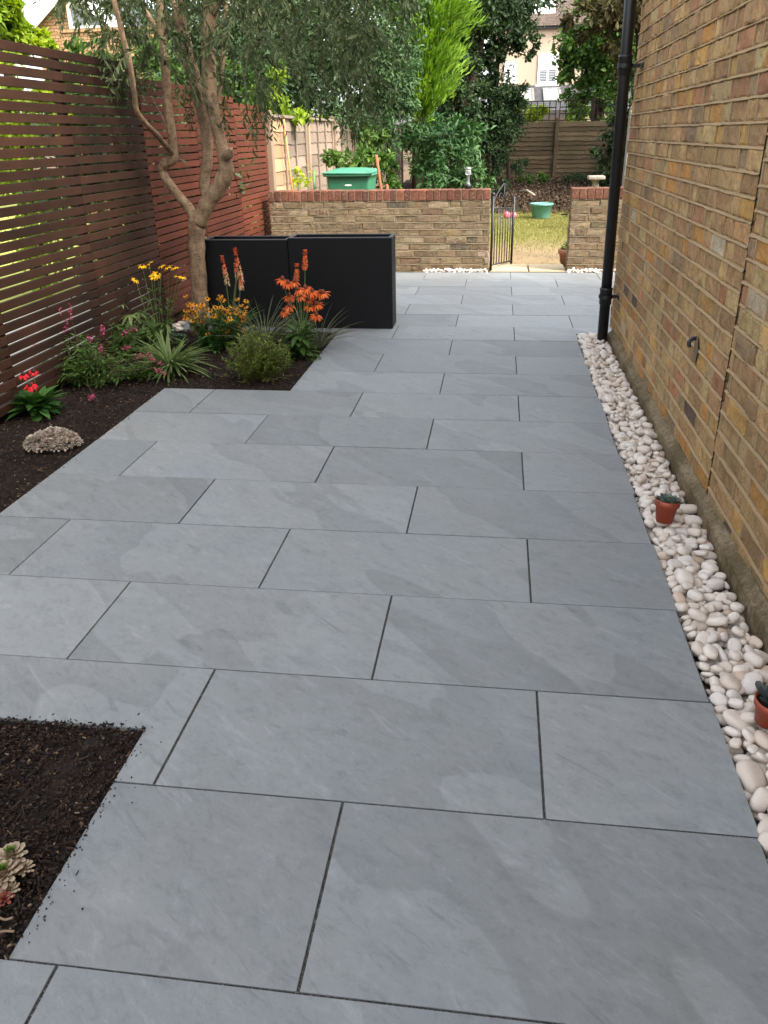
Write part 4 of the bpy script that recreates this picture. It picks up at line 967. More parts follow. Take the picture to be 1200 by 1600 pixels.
for (V, F) in PEBS:
    q = MB(); q.add(V, F, 0.0); o = q.build('pebble', M_PEB, None, True); meshes.append(o.data); bpy.data.objects.remove(o)
for x, y, z, s, tl in cand[:300]:
    o = bpy.data.objects.new('pebble', meshes[rng.integers(len(meshes))]); C.objects.link(o)
    o.matrix_world = Matrix.Translation((x, y, z)) @ Matrix(prot(tl).tolist()).to_4x4() @ Matrix.Scale(s, 4)
    tag(o, 'smooth cream pebble loose in the near part of the strip by the house wall', 'pebble', GR)
q = MB()
for x, y, z, s, tl in cand[300:] + [p_ + (.35,) for p_ in low]:
    V, F = PEBS[rng.integers(len(PEBS))]; q.add(V @ (prot(tl) * s).T + np.array([x, y, z]), np.array(F), rng.random())
tag(q.build('pebble_bed', M_PEB, None, True), 'mass of smaller looking cream pebbles filling the strip by the house', 'pebbles', None, 'stuff')
q = MB()
for (xa, xb) in ((-1.25, -0.34), (0.82, 1.6)):
    for lay, sz in ((0, .04), (1, .04)):
        for x, y, z, s in scatter(xa * U, xb * U, 10.905 * U, 10.985 * U, sz, 0.002 + lay * .016, .7, 900):
            V, F = PEBS[rng.integers(len(PEBS))]; q.add(V @ (prot(.5) * s).T + np.array([x, y, z]), np.array(F), rng.random() * .7)
tag(q.build('wall_foot_pebbles', M_PEB, None, True), 'row of white pebbles along the foot of the garden wall', 'pebbles', None, 'stuff')
q = MB(); q.add([(XR*U, -1.8, -0.045), (0.90*U, -1.8, -0.045), (0.90*U, STRIP_END*U, -0.045), (XR*U, STRIP_END*U, -0.045)], [(0,1,2,3)])
q.add([(-1.4*U, 10.89*U, -0.004), (1.7*U, 10.89*U, -0.004), (1.7*U, 11.0*U, -0.004), (-1.4*U, 11.0*U, -0.004)], [(0,1,2,3)])
tag(q.build('strip_base', M_EARTH), 'earth under the pebble strips', None, None, 'structure')

# plastic pots with succulents
ww_ = [0.30, 0.42, 0.49, 0.50, 0.38, 0.0]; TVr, TFr = lance(1.0, -0.18, 5, 0.0, 1.0); TVr = TVr.copy()
for i_ in range(6):
    for c_, sg in ((0, -1), (1, 0), (2, 1)):
        t_ = [0, .25, .5, .75, .93, 1.0][i_]; TVr[3 * i_ + c_] = (sg * ww_[i_], t_, 0.16 * t_ ** 2 + (0.10 * ww_[i_] if sg else 0.0))
ROUND = (TVr, TFr)
def rosette(mb, c, R, n, L, W, spread=(10, 75), mi=0, thick=0.35, rn=None):
    TV, TF = ROUND
    k_ = np.arange(n); az = k_ * 2.39996; t_ = k_ / max(1, n - 1); el = np.radians(90 - (spread[0] + (spread[1] - spread[0]) * t_))
    D = np.stack([np.cos(az) * np.cos(el), np.sin(az) * np.cos(el), np.sin(el)], 1); hint = np.stack([-np.cos(az), -np.sin(az), np.ones(n) * .8], 1)
    ln = L * (0.42 + 0.58 * t_)
    Rm = frames(D @ R.T, hint @ R.T); pos = np.tile(c, (n, 1)) + (D * 0.004 * t_[:, None]) @ R.T
    mb.inst(TV, TF, pos, Rm, np.stack([W * (0.6 + .4 * t_), ln, ln], 1), rng.random(n) if rn is None else rn, mi)
    # fleshy undersides
    mb.inst(TV * np.array([.96, .97, 1]) + np.array([0, 0, -0.06]), [f[::-1] for f in TF], pos, Rm, np.stack([W * (0.6 + .4 * t_), ln, ln], 1), rng.random(n), mi)
def potted(label, c, h, r0, r1, tilt, az, leafm, L, W, nl):
    t = thing('potted_succulent', label, 'potted plant', c, 'succulents in small pots'); R = _rot(0, az, 0) @ _rot(tilt, 0, 0)
    q = MB(); q.lathe(c, [(0, 0), (r0, 0), (r0 + (r1 - r0) * .72, h * .72), (r1 * 1.06, h * .74), (r1 * 1.10, h), (r1 * 1.02, h), (r1 * .95, h * .8), (0, h * .8)], 28, R); q.build('pot', M_TERRA, t, True)
    q = MB(); q.lathe(c, [(0, h * .86), (r1 * .97, h * .86)], 20, R); q.build('compost', M_SOIL, t)
    q = MB(); rosette(q, np.array(c) + R @ np.array([0, 0, h * .86]), R, nl, L, W, (8, 78))
    if nl > 30:
        for a in np.arange(5) * 1.26: rosette(q, np.array(c) + R @ np.array([.026 * math.cos(a), .026 * math.sin(a), h * .88]), R @ _rot(.3, a, 0), 14, L * .6, W * .7, (8, 80))
    q.build('leaves', leafm, t, True)
c = at(1037, 815, z=0.028); potted('small terracotta coloured pot with grey green succulent, tilted on the pebbles', c, 0.086, 0.031, 0.043, 0.16, 2.6, M_ECHE, 0.052, 0.019, 34)
c = at(1197, 1128, z=0.03); potted('terracotta coloured pot with dark rosette succulent cut by the right edge', c, 0.072, 0.028, 0.039, 0.08, 0.6, M_ECHED, 0.062, 0.026, 22)

# ================================================================== BED PLANTS
def gpos(u, v, z=0.0): return at(u, v, z=z)
def stem(mb, a, b, r0=0.003, r1=0.0018, bend=0.02, mi=0, n=5):
    a, b = np.array(a), np.array(b); m = (a + b) / 2 + rng.normal(0, bend, 3) * np.array([1, 1, .2])
    p_ = smooth_path([a, m, b], n); mb.tube(p_, np.linspace(r0, r1, len(p_)), 5, rng.random(), mi, False); return p_
def daisy(parent, c, face, rad, npet, petm, conem, coneh=0.012, coner=0.011, droop=0.15, w=0.30):
    face = np.array(face) / np.linalg.norm(face)
    R = frames(np.array([[face[1] + .01, -face[0] + .02, 0.03]]), face[None])[0]
    q = MB(); az = np.arange(npet) * 2 * math.pi / npet + rng.random() + rng.normal(0, .07, npet)
    D = np.stack([np.cos(az), np.sin(az), -droop + rng.normal(0, .10, npet)], 1) @ R.T
    TV, TF = lance(1.0, 0.22, 3, 0.04, 0.55)
    q.inst(TV, TF, c + D * coner * .7, frames(D, np.tile(face, (npet, 1))), np.stack([np.full(npet, rad * w), rad * rng.uniform(.85, 1.1, npet), np.full(npet, rad)], 1), rng.random(npet))
    f = q.build('flower', petm, parent, True)
    q = MB(); q.lathe(c, [(coner, -.002), (coner * 1.02, coneh * .35), (coner * .75, coneh * .8), (coner * .3, coneh * 1.05), (0.0, coneh * 1.1)], 12, R); q.build('flower_centre', conem, f, True)
def leafy(mb, base, n, L, W, spread, up, tmpl, mi=0, lift=0.0, rad=0.02):
    az = rng.uniform(0, 2 * math.pi, n); el = rng.uniform(up[0], up[1], n)
    D = np.stack([np.cos(az) * np.cos(el), np.sin(az) * np.cos(el), np.sin(el)], 1)
    pos = np.tile(base, (n, 1)) + np.stack([np.cos(az) * rad * rng.random(n), np.sin(az) * rad * rng.random(n), rng.random(n) * lift], 1)
    ln = L * rng.uniform(.6, 1.15, n)
    mb.inst(tmpl[0], tmpl[1], pos, frames(D), np.stack([W * rng.uniform(.7, 1.2, n), ln, ln], 1), np.clip(rng.normal(.5, .25, n), 0, 1), mi)
def stemleaves(mb, path, n, L, W, tmpl, mi=0, up=0.5, t0=0.1, t1=1.0, rn=None):
    i = rng.integers(int(len(path) * t0), max(1, int(len(path) * t1)), n); az = rng.uniform(0, 2 * math.pi, n)
    D = np.stack([np.cos(az), np.sin(az), rng.normal(up, .3, n)], 1); ln = L * rng.uniform(.55, 1.15, n)
    mb.inst(tmpl[0], tmpl[1], path[i] + rng.normal(0, .003, (n, 3)), frames(D), np.stack([W * rng.uniform(.7, 1.2, n), ln, ln], 1), np.clip(rng.normal(.5, .25, n), 0, 1), mi)
T_LONG = lance(1.0, 0.55, 6, 0.03, 0.6); T_MID = lance(1.0, 0.35, 4, 0.05, 0.9); T_BLADE = lance(1.0, 0.55, 7, 0.012, 0.35)
def top_of(base, u, v):       # the point above the bed at the plant's own depth
    return at(u, v, Y=base[1] / U)
T_OVATE = lance(1.0, 0.5, 5, 0.06, 0.8)
toward = np.array([0.12, -1.0, 0.75])

# red coneflower
b = gpos(62, 648); t = thing('coneflower', 'red coneflower with broad dark green leaves at the bed front by the fence', 'flower', b)
q = MB(); leafy(q, b, 95, 0.125, 0.052, .1, (0.1, 1.3), T_OVATE, 0, 0.07, .05); q.build('leaves', M_DKHERB, t, True)
q = MB(); heads = [(36, 585), (47, 602), (52, 580)]; hp = [top_of(b + np.array([0, dy, 0]), *h) for h, dy in zip(heads, (0, -.04, .03))]
for h in hp: stem(q, b, h, .0028, .002, .008)
q.build('stems', M_STEM, t, True)
for h, r in zip(hp, (.030, .036, .024)): daisy(t, h, np.array([.1, -.5, 1.0]) + rng.normal(0, .15, 3), r, 15, M_REDP, M_CONE, .016, .011, .35)
# stonecrop
b = gpos(84, 698); t = thing('stonecrop', 'mound of pale pinkish grey stonecrop at the edge of the paving', 'plant', b)
q = MB(); n = 2600; a = rng.uniform(0, 2*math.pi, n); r = np.sqrt(rng.random(n)); hx, hz = 0.135, 0.075
x, y = np.cos(a) * r * hx, np.sin(a) * r * hx * .8
bumps = np.array([mnoise.noise(Vector((x[i] * 26, y[i] * 26, 2))) for i in range(n)])
z = hz * np.sqrt(np.clip(1 - r ** 2, 0, 1)) * (0.75 + .55 * bumps) + .012
q.inst(LEAF4[0], LEAF4[1], b + np.stack([x, y, z], 1), frames(rdir(n) + np.stack([x, y, np.full(n, .05)], 1) * 8), rng.uniform(.009, .019, n), np.clip(.5 + bumps * .5 + rng.normal(0, .2, n), 0, 1))
q.build('florets', M_SEDUM, t)
q = MB()
for i in range(46):
    a = rng.uniform(0, 6.28); r_ = rng.random() ** .5; p_ = b + np.array([math.cos(a) * r_ * hx * .9, math.sin(a) * r_ * hx * .72, hz * math.sqrt(max(.05, 1 - r_ * r_)) * .85]); stem(q, b + (p_ - b) * np.array([.35, .35, 0]), p_, .0025, .0015, .006)
q.build('stems', M_BLUEG, t)
# pink loosestrife like perennial
b = gpos(135, 600); t = thing('pink_perennial', 'loose green perennial with pink flower spikes leaning on the fence', 'flower', b)
ql, qs = MB(), MB()
for i in range(150):
    a = rng.uniform(0, 6.28); h = rng.uniform(.10, .30); r_ = rng.uniform(.03, .34)
    e_ = b + np.array([math.cos(a) * r_ * 1.05, math.sin(a) * r_ * .7, h * (1.12 - 1.6 * r_)]); p_ = stem(qs, b + rng.normal(0, .02, 3) * np.array([1, 1, 0]), e_, .002, .001, .03)
    stemleaves(ql, p_, 24, .048, .011, T_MID, 0, .35, .12)
ql.build('leaves', M_HERB, t, True)
spk = [((90, 515), (96, 480)), ((99, 522), (108, 500)), ((112, 500), (111, 475)), ((160, 525), (163, 510)), ((187, 525), (212, 512)), ((190, 545), (205, 540)), ((212, 557), (240, 552)), ((232, 558), (258, 570)), ((240, 575), (262, 583)), ((140, 532), (142, 525)), ((50, 545), (60, 538)), ((158, 548), (160, 540)), ((146, 622), (138, 630))]
for (p0, p1) in spk:
    a, e_ = top_of(b, *p0), top_of(b, *p1); e_ = e_ + np.array([0, -.02, 0])
    if p0[1] > 600: g_ = gpos(140, 628); e_ = g_ + np.array([0, 0, .02]); a = e_ + np.array([.02, .03, .01])
    stem(qs, b + np.array([0, 0, .08]), a, .0016, .0012, .02)
    q = MB(); n = 46; tt = rng.random(n); q.inst(LEAF4[0], LEAF4[1], a + (e_ - a) * tt[:, None] + rng.normal(0, .006, (n, 3)), frames(rdir(n)), rng.uniform(.008, .014, n), rng.random(n)); q.build('flower_spike', M_PINKP, t)
qs.build('stems', M_BSTEM, t, True)
# tall yellow rudbeckia
b = gpos(252, 552); t = thing('tall_rudbeckia', 'tall yellow coneflower on upright stems in front of the fence', 'flower', b)
qs, ql = MB(), MB()
heads = [(222, 415), (233, 411), (246, 428), (252, 415), (262, 417), (272, 418), (212, 437), (278, 431), (285, 432), (240, 432)]
for i, h in enumerate(heads):
    e_ = top_of(b + np.array([0, rng.normal(0, .03), 0]), *h); p_ = stem(qs, b + rng.normal(0, .012, 3) * np.array([1, 1, 0]), e_ - np.array([0, 0, .004]), .0032, .002, .012)
    stemleaves(ql, p_, 9, .07, .014, T_MID, 0, .6, .1, .75)
    daisy(t, e_, np.array([rng.normal(0, .35), -.55 if i in (2, 9) else -.15, .9]), .030 if i != 2 else .034, 11, M_YELLOW, M_CONE, .012, .008, .12 if i != 2 else .25, .36)
leafy(ql, b, 70, .16, .024, .1, (.3, 1.3), T_LONG, 0, .14, .05)
qs.build('stems', M_STEM, t, True); ql.build('leaves', M_HERB, t, True)
# palmate plant
b = gpos(212, 548); t = thing('hellebore', 'drooping palmate leaved plant left of the tall yellow flowers', 'plant', b)
qs, ql = MB(), MB()
for (u_, v_) in ((160, 475), (175, 470), (195, 492), (210, 488), (222, 500), (198, 508), (238, 505), (185, 505), (228, 520), (245, 520), (205, 525), (180, 525), (192, 535), (215, 538), (236, 532), (222, 512), (250, 505), (170, 515)):
    e_ = top_of(b + np.array([0, rng.normal(0, .06), 0]), u_ + 8, v_); stem(qs, b, e_, .003, .002, .02); n = 8; az = np.linspace(0, 6.28, 9)[:-1] + rng.random()
    D = np.stack([np.cos(az), np.sin(az), rng.normal(-.1, .15, n)], 1); ql.inst(T_LONG[0], T_LONG[1], np.tile(e_, (n, 1)), frames(D), np.stack([np.full(n, .025), rng.uniform(.075, .11, n), np.full(n, .09)], 1), np.clip(rng.normal(.55, .25, n), 0, 1))
qs.build('stems', M_STEM, t, True); ql.build('leaves', M_PALEHERB, t, True)
# strap leaves
b = gpos(268, 583); t = thing('strap_leaf_plant', 'clump of arching pale strap leaves at the corner of the paving', 'plant', b)
q = MB(); leafy(q, b, 170, .235, .0150, .1, (.3, 1.4), T_BLADE, 0, .06, .06); q.build('leaves', M_PALEHERB, t, True)
b = gpos(215, 592); t = thing('trailing_plant', 'low trailing green plant at the bed edge left of the strap leaves', 'plant', b)
qs, ql = MB(), MB()
for i in range(60):
    a = rng.uniform(0, 6.28); r_ = rng.uniform(.05, .22); e_ = b + np.array([math.cos(a) * r_, math.sin(a) * r_ * .7, rng.uniform(.03, .13)]); p_ = stem(qs, b, e_, .0016, .001, .03); stemleaves(ql, p_, 16, .036, .010, T_MID, 0, .4, .15)
qs.build('stems', M_BSTEM, t, True); ql.build('leaves', M_HERB, t, True)
b = gpos(190, 560); t = thing('leafy_perennial', 'leafy green perennial growing against the fence between the pink and yellow flowers', 'plant', b)
qs, ql = MB(), MB()
for i in range(60):
    a = rng.uniform(0, 6.28); r_ = rng.uniform(.03, .18); e_ = b + np.array([math.cos(a) * r_, math.sin(a) * r_ * .7, rng.uniform(.08, .26)]); p_ = stem(qs, b, e_, .002, .001, .03); stemleaves(ql, p_, 18, .05, .013, T_MID, 0, .4, .15)
qs.build('stems', M_STEM, t, True); ql.build('leaves', M_HERB, t, True)
# blue green rosette and pale stones by the trunk
b = gpos(283, 540, .0); t = thing('spurge', 'small blue green leafed plant beside the olive trunk', 'plant', b)
q = MB()
for i in range(7): rosette(q, b + np.array([rng.normal(0, .03), rng.normal(0, .025), .05 + .02 * rng.random()]), _rot(0, 0, 0), 13, .04, .014, (10, 85))
q.build('leaves', M_BLUEG, t); q = MB()
for i in range(6): stem(q, b, b + np.array([rng.normal(0, .02), rng.normal(0, .02), .05]))
q.build('stems', M_STEM, t)
for i, (u_, v_, s_) in enumerate(((276, 513, .05), (284, 509, .045), (281, 518, .04))):
    p_ = gpos(u_, v_); V, F = PEBS[i]; q = MB(); q.add(V * s_ * 1.5 + p_ + np.array([0, 0, .02]), F, .3); tag(q.build('pale_stone', M_PEB, None, True), 'pale stone on the soil beside the olive trunk', 'stone', 'pale stones by the olive trunk')
# dwarf pine tuft
b = gpos(285, 500); b[0] -= .02; t = thing('dwarf_conifer', 'small bright green feathery tuft left of the olive trunk', 'plant', b)
q = MB(); n = 420; D = rdir(n); D[:, 2] = np.abs(D[:, 2]); q.inst(T_MID[0], T_MID[1], b + np.array([0, 0, .05]) + D * .02, frames(D), np.stack([np.full(n, .003), rng.uniform(.03, .06, n), np.full(n, .04)], 1), rng.random(n)); q.build('needles', M_DKHERB, t)
q = MB(); stem(q, b, b + np.array([0, 0, .07]), .006, .004); q.build('stem', M_BSTEM, t)
# amber rudbeckia
b = gpos(336, 548); t = thing('amber_rudbeckia', 'low bushy coneflower covered in amber dark eyed flowers', 'flower', b)
qs, ql = MB(), MB()
for i in range(72):
    u_, v_ = 333 + rng.uniform(-44, 52), 485 + rng.normal(0, 14); v_ += abs(u_ - 333) * .10
    e_ = top_of(b + np.array([0, rng.normal(0, .06), 0]), u_, np.clip(v_, 462, 522)); p_ = stem(qs, b + rng.normal(0, .02, 3) * np.array([1, 1, 0]), e_, .002, .0014, .015)
    stemleaves(ql, p_, 16, .05, .014, T_MID, 0, .35, .1, .85)
    daisy(t, e_, np.array([rng.normal(0, .3), -.5, .9]), rng.uniform(.016, .023), 9, M_AMBER, M_CONE, .008, .0068, .1, .42)
leafy(ql, b, 260, .07, .019, .1, (.1, 1.2), T_MID, 0, .12, .09)
qs.build('stems', M_STEM, t, True); ql.build('leaves', M_DKHERB, t, True)
# pokers
def poker(parent, a, e_, r, mat, grad):
    q = MB(); n = 190; tt = rng.random(n) ** .9; az = rng.uniform(0, 6.28, n); rad = r * (1 - .75 * tt ** 2.2) * .55
    ax = (e_ - a) / np.linalg.norm(e_ - a)
    pos = a + (e_ - a) * tt[:, None] + np.stack([np.cos(az) * rad, np.sin(az) * rad, np.zeros(n)], 1)
    D = np.stack([np.cos(az), np.sin(az), np.where(tt > .75, .9, -.9)], 1)
    q.inst(T_MID[0], T_MID[1], pos, frames(D), np.stack([np.full(n, .0055), rng.uniform(.013, .02, n), np.full(n, .01)], 1), np.clip(tt * 1.05 if grad else rng.random(n), 0, 1)); q.build('flower_spike', mat, parent)
b = gpos(362, 535); t = thing('red_hot_poker', 'red hot poker plant with cream and orange spikes before the left planter', 'flower', b)
qs, ql = MB(), MB()
for (h0, h1) in (((379, 445), (367, 388)), ((357, 450), (347, 400)), ((371, 440), (366, 413)), ((377, 455), (374, 432))):
    a, e_ = top_of(b, *h0), top_of(b, *h1); a[1] += rng.normal(0, .02); e_[1] = a[1]; a = a + (e_ - a) * .1; stem(qs, b, a + (e_ - a) * .5, .005, .004, .008); poker(t, a, e_, .021, M_POKER, True)
leafy(ql, b, 70, .30, .009, .1, (.75, 1.5), T_BLADE, 0, .02, .03); qs.build('stems', M_STEM, t, True); ql.build('leaves', M_HERB, t, True)
# orange echinacea with its poker
b = gpos(470, 560); t = thing('orange_coneflower', 'orange coneflower with tall stems in front of the right black planter', 'flower', b)
qs, ql = MB(), MB()
heads = [(450, 442), (452, 462), (466, 452), (488, 455), (499, 457), (505, 457), (478, 450), (484, 478), (495, 475), (494, 492), (441, 436), (470, 462), (482, 468), (452, 478), (444, 486), (460, 440)]
for i, h in enumerate(heads):
    e_ = top_of(b + np.array([0, rng.normal(0, .05), 0]), *h); p_ = stem(qs, b + rng.normal(0, .015, 3) * np.array([1, 1, 0]), e_, .003, .0022, .012); stemleaves(ql, p_, 6, .06, .02, T_MID, 0, .2, .05, .6)
    daisy(t, e_, np.array([rng.normal(0, .25), -.35, .9]), .043, 13, M_ORANGEP, M_CONEO, .022, .013, .4, .30)
leafy(ql, b, 80, .12, .042, .1, (-.2, 1.1), T_OVATE, 0, .18, .05); qs.build('stems', M_STEM, t, True); ql.build('leaves', M_HERB, t, True)
b = gpos(472, 528); t = thing('orange_poker', 'pair of solid orange poker spikes rising above the orange coneflowers', 'flower', b)
qs, ql = MB(), MB()
for (h0, h1) in (((476, 420), (477, 391)), ((463, 437), (464, 413))):
    a, e_ = top_of(b, *h0), top_of(b, *h1); stem(qs, b, a + (e_ - a) * .5, .005, .004, .006); poker(t, a, e_, .024, M_POKER2, False)
leafy(ql, b, 26, .26, .009, .1, (.8, 1.5), T_BLADE, 0, .02, .02); qs.build('stems', M_STEM, t, True); ql.build('leaves', M_PALEHERB, t, True)
# sedges
for (u_, v_, lab, n, m_, L_) in ((415, 548, 'grey green arching sedge between the pokers and the orange coneflower', 110, M_CAREX, .38), (500, 545, 'fine arching sedge against the right black planter', 50, M_CAREX, .30)):
    b = gpos(u_, v_); t = thing('sedge', lab, 'grass', b, 'arching sedges'); q = MB(); leafy(q, b, n, L_, .0048, .1, (.7, 1.45), T_BLADE, 0, .02, .02); q.build('blades', m_, t, True)
b = gpos(428, 545); t = thing('purple_heuchera', 'low dark purple leafed plant behind the green bush', 'plant', b)
q = MB(); leafy(q, b, 46, .07, .045, .1, (.2, 1.1), T_MID, 0, .05, .05); q.build('leaves', M_HEUCH, t, True)
# bushy green
b = gpos(405, 592); t = thing('green_bush', 'bushy yellow green plant with fine leaves at the paving corner', 'shrub', b)
qs, ql = MB(), MB()
for i in range(190):
    a = rng.uniform(0, 6.28); r_ = rng.random() ** .6 * .215; h = .29 * math.sqrt(max(.05, 1 - (r_ / .235) ** 2)) * rng.uniform(.5, 1.12)
    p_ = stem(qs, b + np.array([math.cos(a), math.sin(a), 0]) * r_ * .3, b + np.array([math.cos(a) * r_, math.sin(a) * r_ * .85, h]), .0014, .0008, .02); stemleaves(ql, p_, 26, .032, .0078, T_MID, 0, .8, .25)
for i in range(12):
    a = rng.uniform(3.4, 6.2); e_ = b + np.array([math.cos(a) * .27, math.sin(a) * .2, .03 + .02 * rng.random()]); p_ = stem(qs, b, e_, .0012, .0008, .03); stemleaves(ql, p_, 8, .022, .006, T_MID, 0, .4, .5)
qs.build('stems', M_BSTEM, t, True); ql.build('leaves', M_YGHERB, t, True)
# houseleeks in the near bed
b = gpos(12, 1382); b[2] = 0.003; t = thing('houseleek', 'buff houseleek rosettes with green hearts in the near bed', 'succulent', b)
q = MB(); spots = [(-.004, .002, .024, .036), (-.050, .024, .028, .036), (-.010, .044, .028, .032), (-.052, -.028, .018, .034), (.018, -.022, .010, .020), (.022, .028, .014, .021)]
for (dx, dy, dz, L) in spots: rosette(q, b + np.array([dx, dy, dz]), _rot(rng.normal(.15, .15), rng.uniform(0, 6), 0), 58, L, L * .34, (28, 105))
q.build('leaves', M_SEMP, t, True)
for (dx, dy, dz, L) in spots[:4]:
    q = MB(); rosette(q, b + np.array([dx, dy, dz + .012]), np.eye(3), 26, L * .36, L * .17, (0, 60)); q.build('heart', M_SEMPG, t, True)
q = MB(); rosette(q, b + np.array([.020, -.040, .006]), _rot(.5, .4, 0), 22, .017, .007, (10, 85)); q.build('red_leaves', M_SEMPR, t, True)
for (pts_, lab) in ((((0, 1440), (12, 1448), (25, 1449)), 'pale curled bark strip on the near soil, the upper of two'), (((0, 1464), (10, 1466), (27, 1471)), 'pale curled bark strip on the near soil, the lower of two')):
    q = MB(); p_ = smooth_path([gpos(u_, v_) + np.array([0, 0, .012 + .008 * i]) for i, (u_, v_) in enumerate(pts_)], 5); q.tube(p_, 0.0024, 6); tag(q.build('bark_strip', M_PPOST, None, True), lab, 'bark')

# ================================================================== TREES
# olive in the bed
b = gpos(311, 517); TY = b[1] / U
olive = thing('olive_tree', 'olive tree with forked pale trunk and hanging grey green leaves in the flower bed', 'tree', b)
def tp_(u, v, dy=0.0): return at(u, v, Y=TY + dy)
px = lambda w: w * 0.00455 / 2
limbs = {
 'trunk': ([(311, 526, 0), (312, 470, 0), (309, 420, 0), (307, 370, 0), (308, 342, 0)], [15.5, 14, 13.6, 13.4, 14.2]),
 'a': ([(304, 350, 0), (297, 328, 0), (276, 302, .05), (261, 282, .08), (253, 267, .1), (258, 256, .1), (271, 246, .1), (269, 212, .12), (262, 160, .15), (258, 100, .2), (253, 40, .25), (246, -40, .3), (235, -140, .4)], [9, 8, 7.2, 7, 7, 8, 7.6, 7, 7.2, 7.5, 7.2, 6, 4]),
 'a2': ([(270, 240, .1), (246, 212, -.3), (216, 178, -.62), (210, 148, -.72), (203, 100, -.85), (190, 50, -.95), (178, 0, -1.05), (160, -70, -1.1)], [4.6, 4, 3.8, 3.8, 3.8, 3.6, 3.2, 2.2]),
 'b': ([(310, 350, 0), (324, 318, -.02), (340, 296, -.04), (352, 272, -.05), (352, 250, -.05), (345, 222, -.02), (337, 190, .0), (329, 150, .02), (326, 100, .05), (327, 50, .05), (330, 0, .05), (336, -90, .0), (350, -200, -.1)], [13, 12.5, 12.5, 13, 11.5, 9, 9.5, 10.5, 11.5, 11.5, 11, 8.5, 5]),
 'c': ([(325, 312, .05), (319, 286, .1), (324, 250, .15), (322, 205, .2), (311, 150, .25), (300, 112, .3), (287, 60, .35), (276, 0, .4), (262, -100, .5)], [8, 8, 8.8, 9.2, 10.2, 10.8, 10.5, 9.5, 6]),
 'd': ([(336, 175, .1), (345, 130, .15), (350, 70, .2), (354, 0, .25), (372, -90, .2)], [3.2, 3.4, 3.6, 3.4, 2.4]),
 'e': ([(352, 245, -.08), (358, 240, -.14), (361, 232, -.18)], [9, 7, 3]),
 'f': ([(328, 30, .05), (380, -60, -.2), (460, -130, -.5), (540, -150, -.8)], [5, 4.5, 3.4, 2]),
 'g': ([(330, 10, .05), (400, -90, .3), (480, -140, .5), (560, -110, .5)], [5, 4, 3, 1.5]),
 'h': ([(254, 60, .25), (200, -20, .2), (130, -60, .1)], [4, 3, 2]),
}
q = MB(); lp = {}
for nm, (pp, rr_) in limbs.items():
    P_ = smooth_path([tp_(*x_) for x_ in pp], 6); r_ = np.interp(np.linspace(0, 1, len(P_)), np.linspace(0, 1, len(rr_)), rr_)
    r_ = r_ * (1 + 0.05 * np.sin(np.arange(len(P_)) * 1.3)) * 0.00455 / 1.0
    q.tube(P_, r_, 14, rng.random(), 0, True, 0.10); lp[nm] = P_
# knots
for (u_, v_, s_) in ((321, 372, 2.5), (357, 262, 4.5)):
    c = tp_(u_, v_, -.07); q.lathe(c, [(max(0, s_ * .0045 * math.sin(a)), -s_ * .0045 * math.cos(a)) for a in np.linspace(0, math.pi, 7)], 9)
q.build('trunk', M_BARK, olive, True)
T_OLIVE = lance(1.0, 0.12, 3, 0.05, 0.75)
ql, qt = MB(), MB()
def twig(a, d, L, nl, sag, ll=0.054):
    d = d / np.linalg.norm(d); m = 7; tt = np.linspace(0, 1, m)
    P_ = a + d * L * tt[:, None] + np.array([0, 0, -1]) * (sag * L * tt ** 2)[:, None] + np.cumsum(rng.normal(0, L * .018, (m, 3)), 0)
    qt.tube(P_, np.linspace(.0013, .0006, m), 3, rng.random(), 0, False)
    t_ = np.linspace(.12, 1, nl); T = np.gradient(P_, axis=0); 
    pos = np.stack([np.interp(t_, tt, P_[:, k_]) for k_ in range(3)], 1); tg = np.stack([np.interp(t_, tt, T[:, k_]) for k_ in range(3)], 1); tg /= np.linalg.norm(tg, axis=1, keepdims=True)
    sd = rdir(nl); sd -= tg * np.sum(sd * tg, 1, keepdims=True); sd /= np.linalg.norm(sd, axis=1, keepdims=True)
    D = tg * .75 + sd * .75 + np.array([0, 0, -.12]); l_ = ll * rng.uniform(.6, 1.2, nl)
    ql.inst(T_OLIVE[0], T_OLIVE[1], pos, frames(D, rdir(nl) + np.array([0, 0, 1.2])), np.stack([l_ * rng.uniform(.22, .31, nl), l_, l_], 1), np.clip(rng.normal(.45, .27, nl), 0, 1))
# sprays of twigs: where the crown comes low enough to be seen, and above
def sprays(n, ur, vr, dyr, L, sag, dens=20, vfun=None):
    for _ in range(n):
        u_ = rng.uniform(*ur); v_ = rng.uniform(*vr); 
        if vfun is not None and v_ > vfun(u_) * rng.uniform(.55, 1.0): continue
        a = tp_(u_, v_ - 40, rng.uniform(*dyr)); d = np.array([rng.normal(0, .8), rng.normal(0, .8), rng.normal(-.15, .5)])
        twig(a, d, L * rng.uniform(.6, 1.3), dens, sag)
lowR = lambda u_: np.interp(u_, [370, 400, 430, 470, 520, 560, 585, 605, 625], [160, 190, 170, 150, 160, 200, 120, 40, 0])
sprays(450, (360, 615), (-140, 215), (-1.5, 1.2), .24, .9, 22, lowR)
lowL = lambda u_: np.interp(u_, [60, 100, 140, 170, 230, 290, 360], [20, 60, 75, 165, 175, 150, 190])
sprays(420, (90, 360), (-120, 175), (-1.0, .6), .20, .6, 22, lowL)
sprays(300, (20, 660), (-420, -80), (-2.2, 1.8), .30, .6, 22)
for (u_, v_) in ((395, 130), (405, 150), (425, 140), (415, 160), (550, 150), (565, 160), (520, 130), (320, 140), (335, 165), (270, 110), (300, 140), (190, 90), (170, 100)): 
    for _ in range(3): twig(tp_(u_ + rng.normal(0, 8), v_ - 10, rng.uniform(-.5, .3)), np.array([rng.normal(0, .5), rng.normal(0, .5), -.6]), .2, 18, .5)
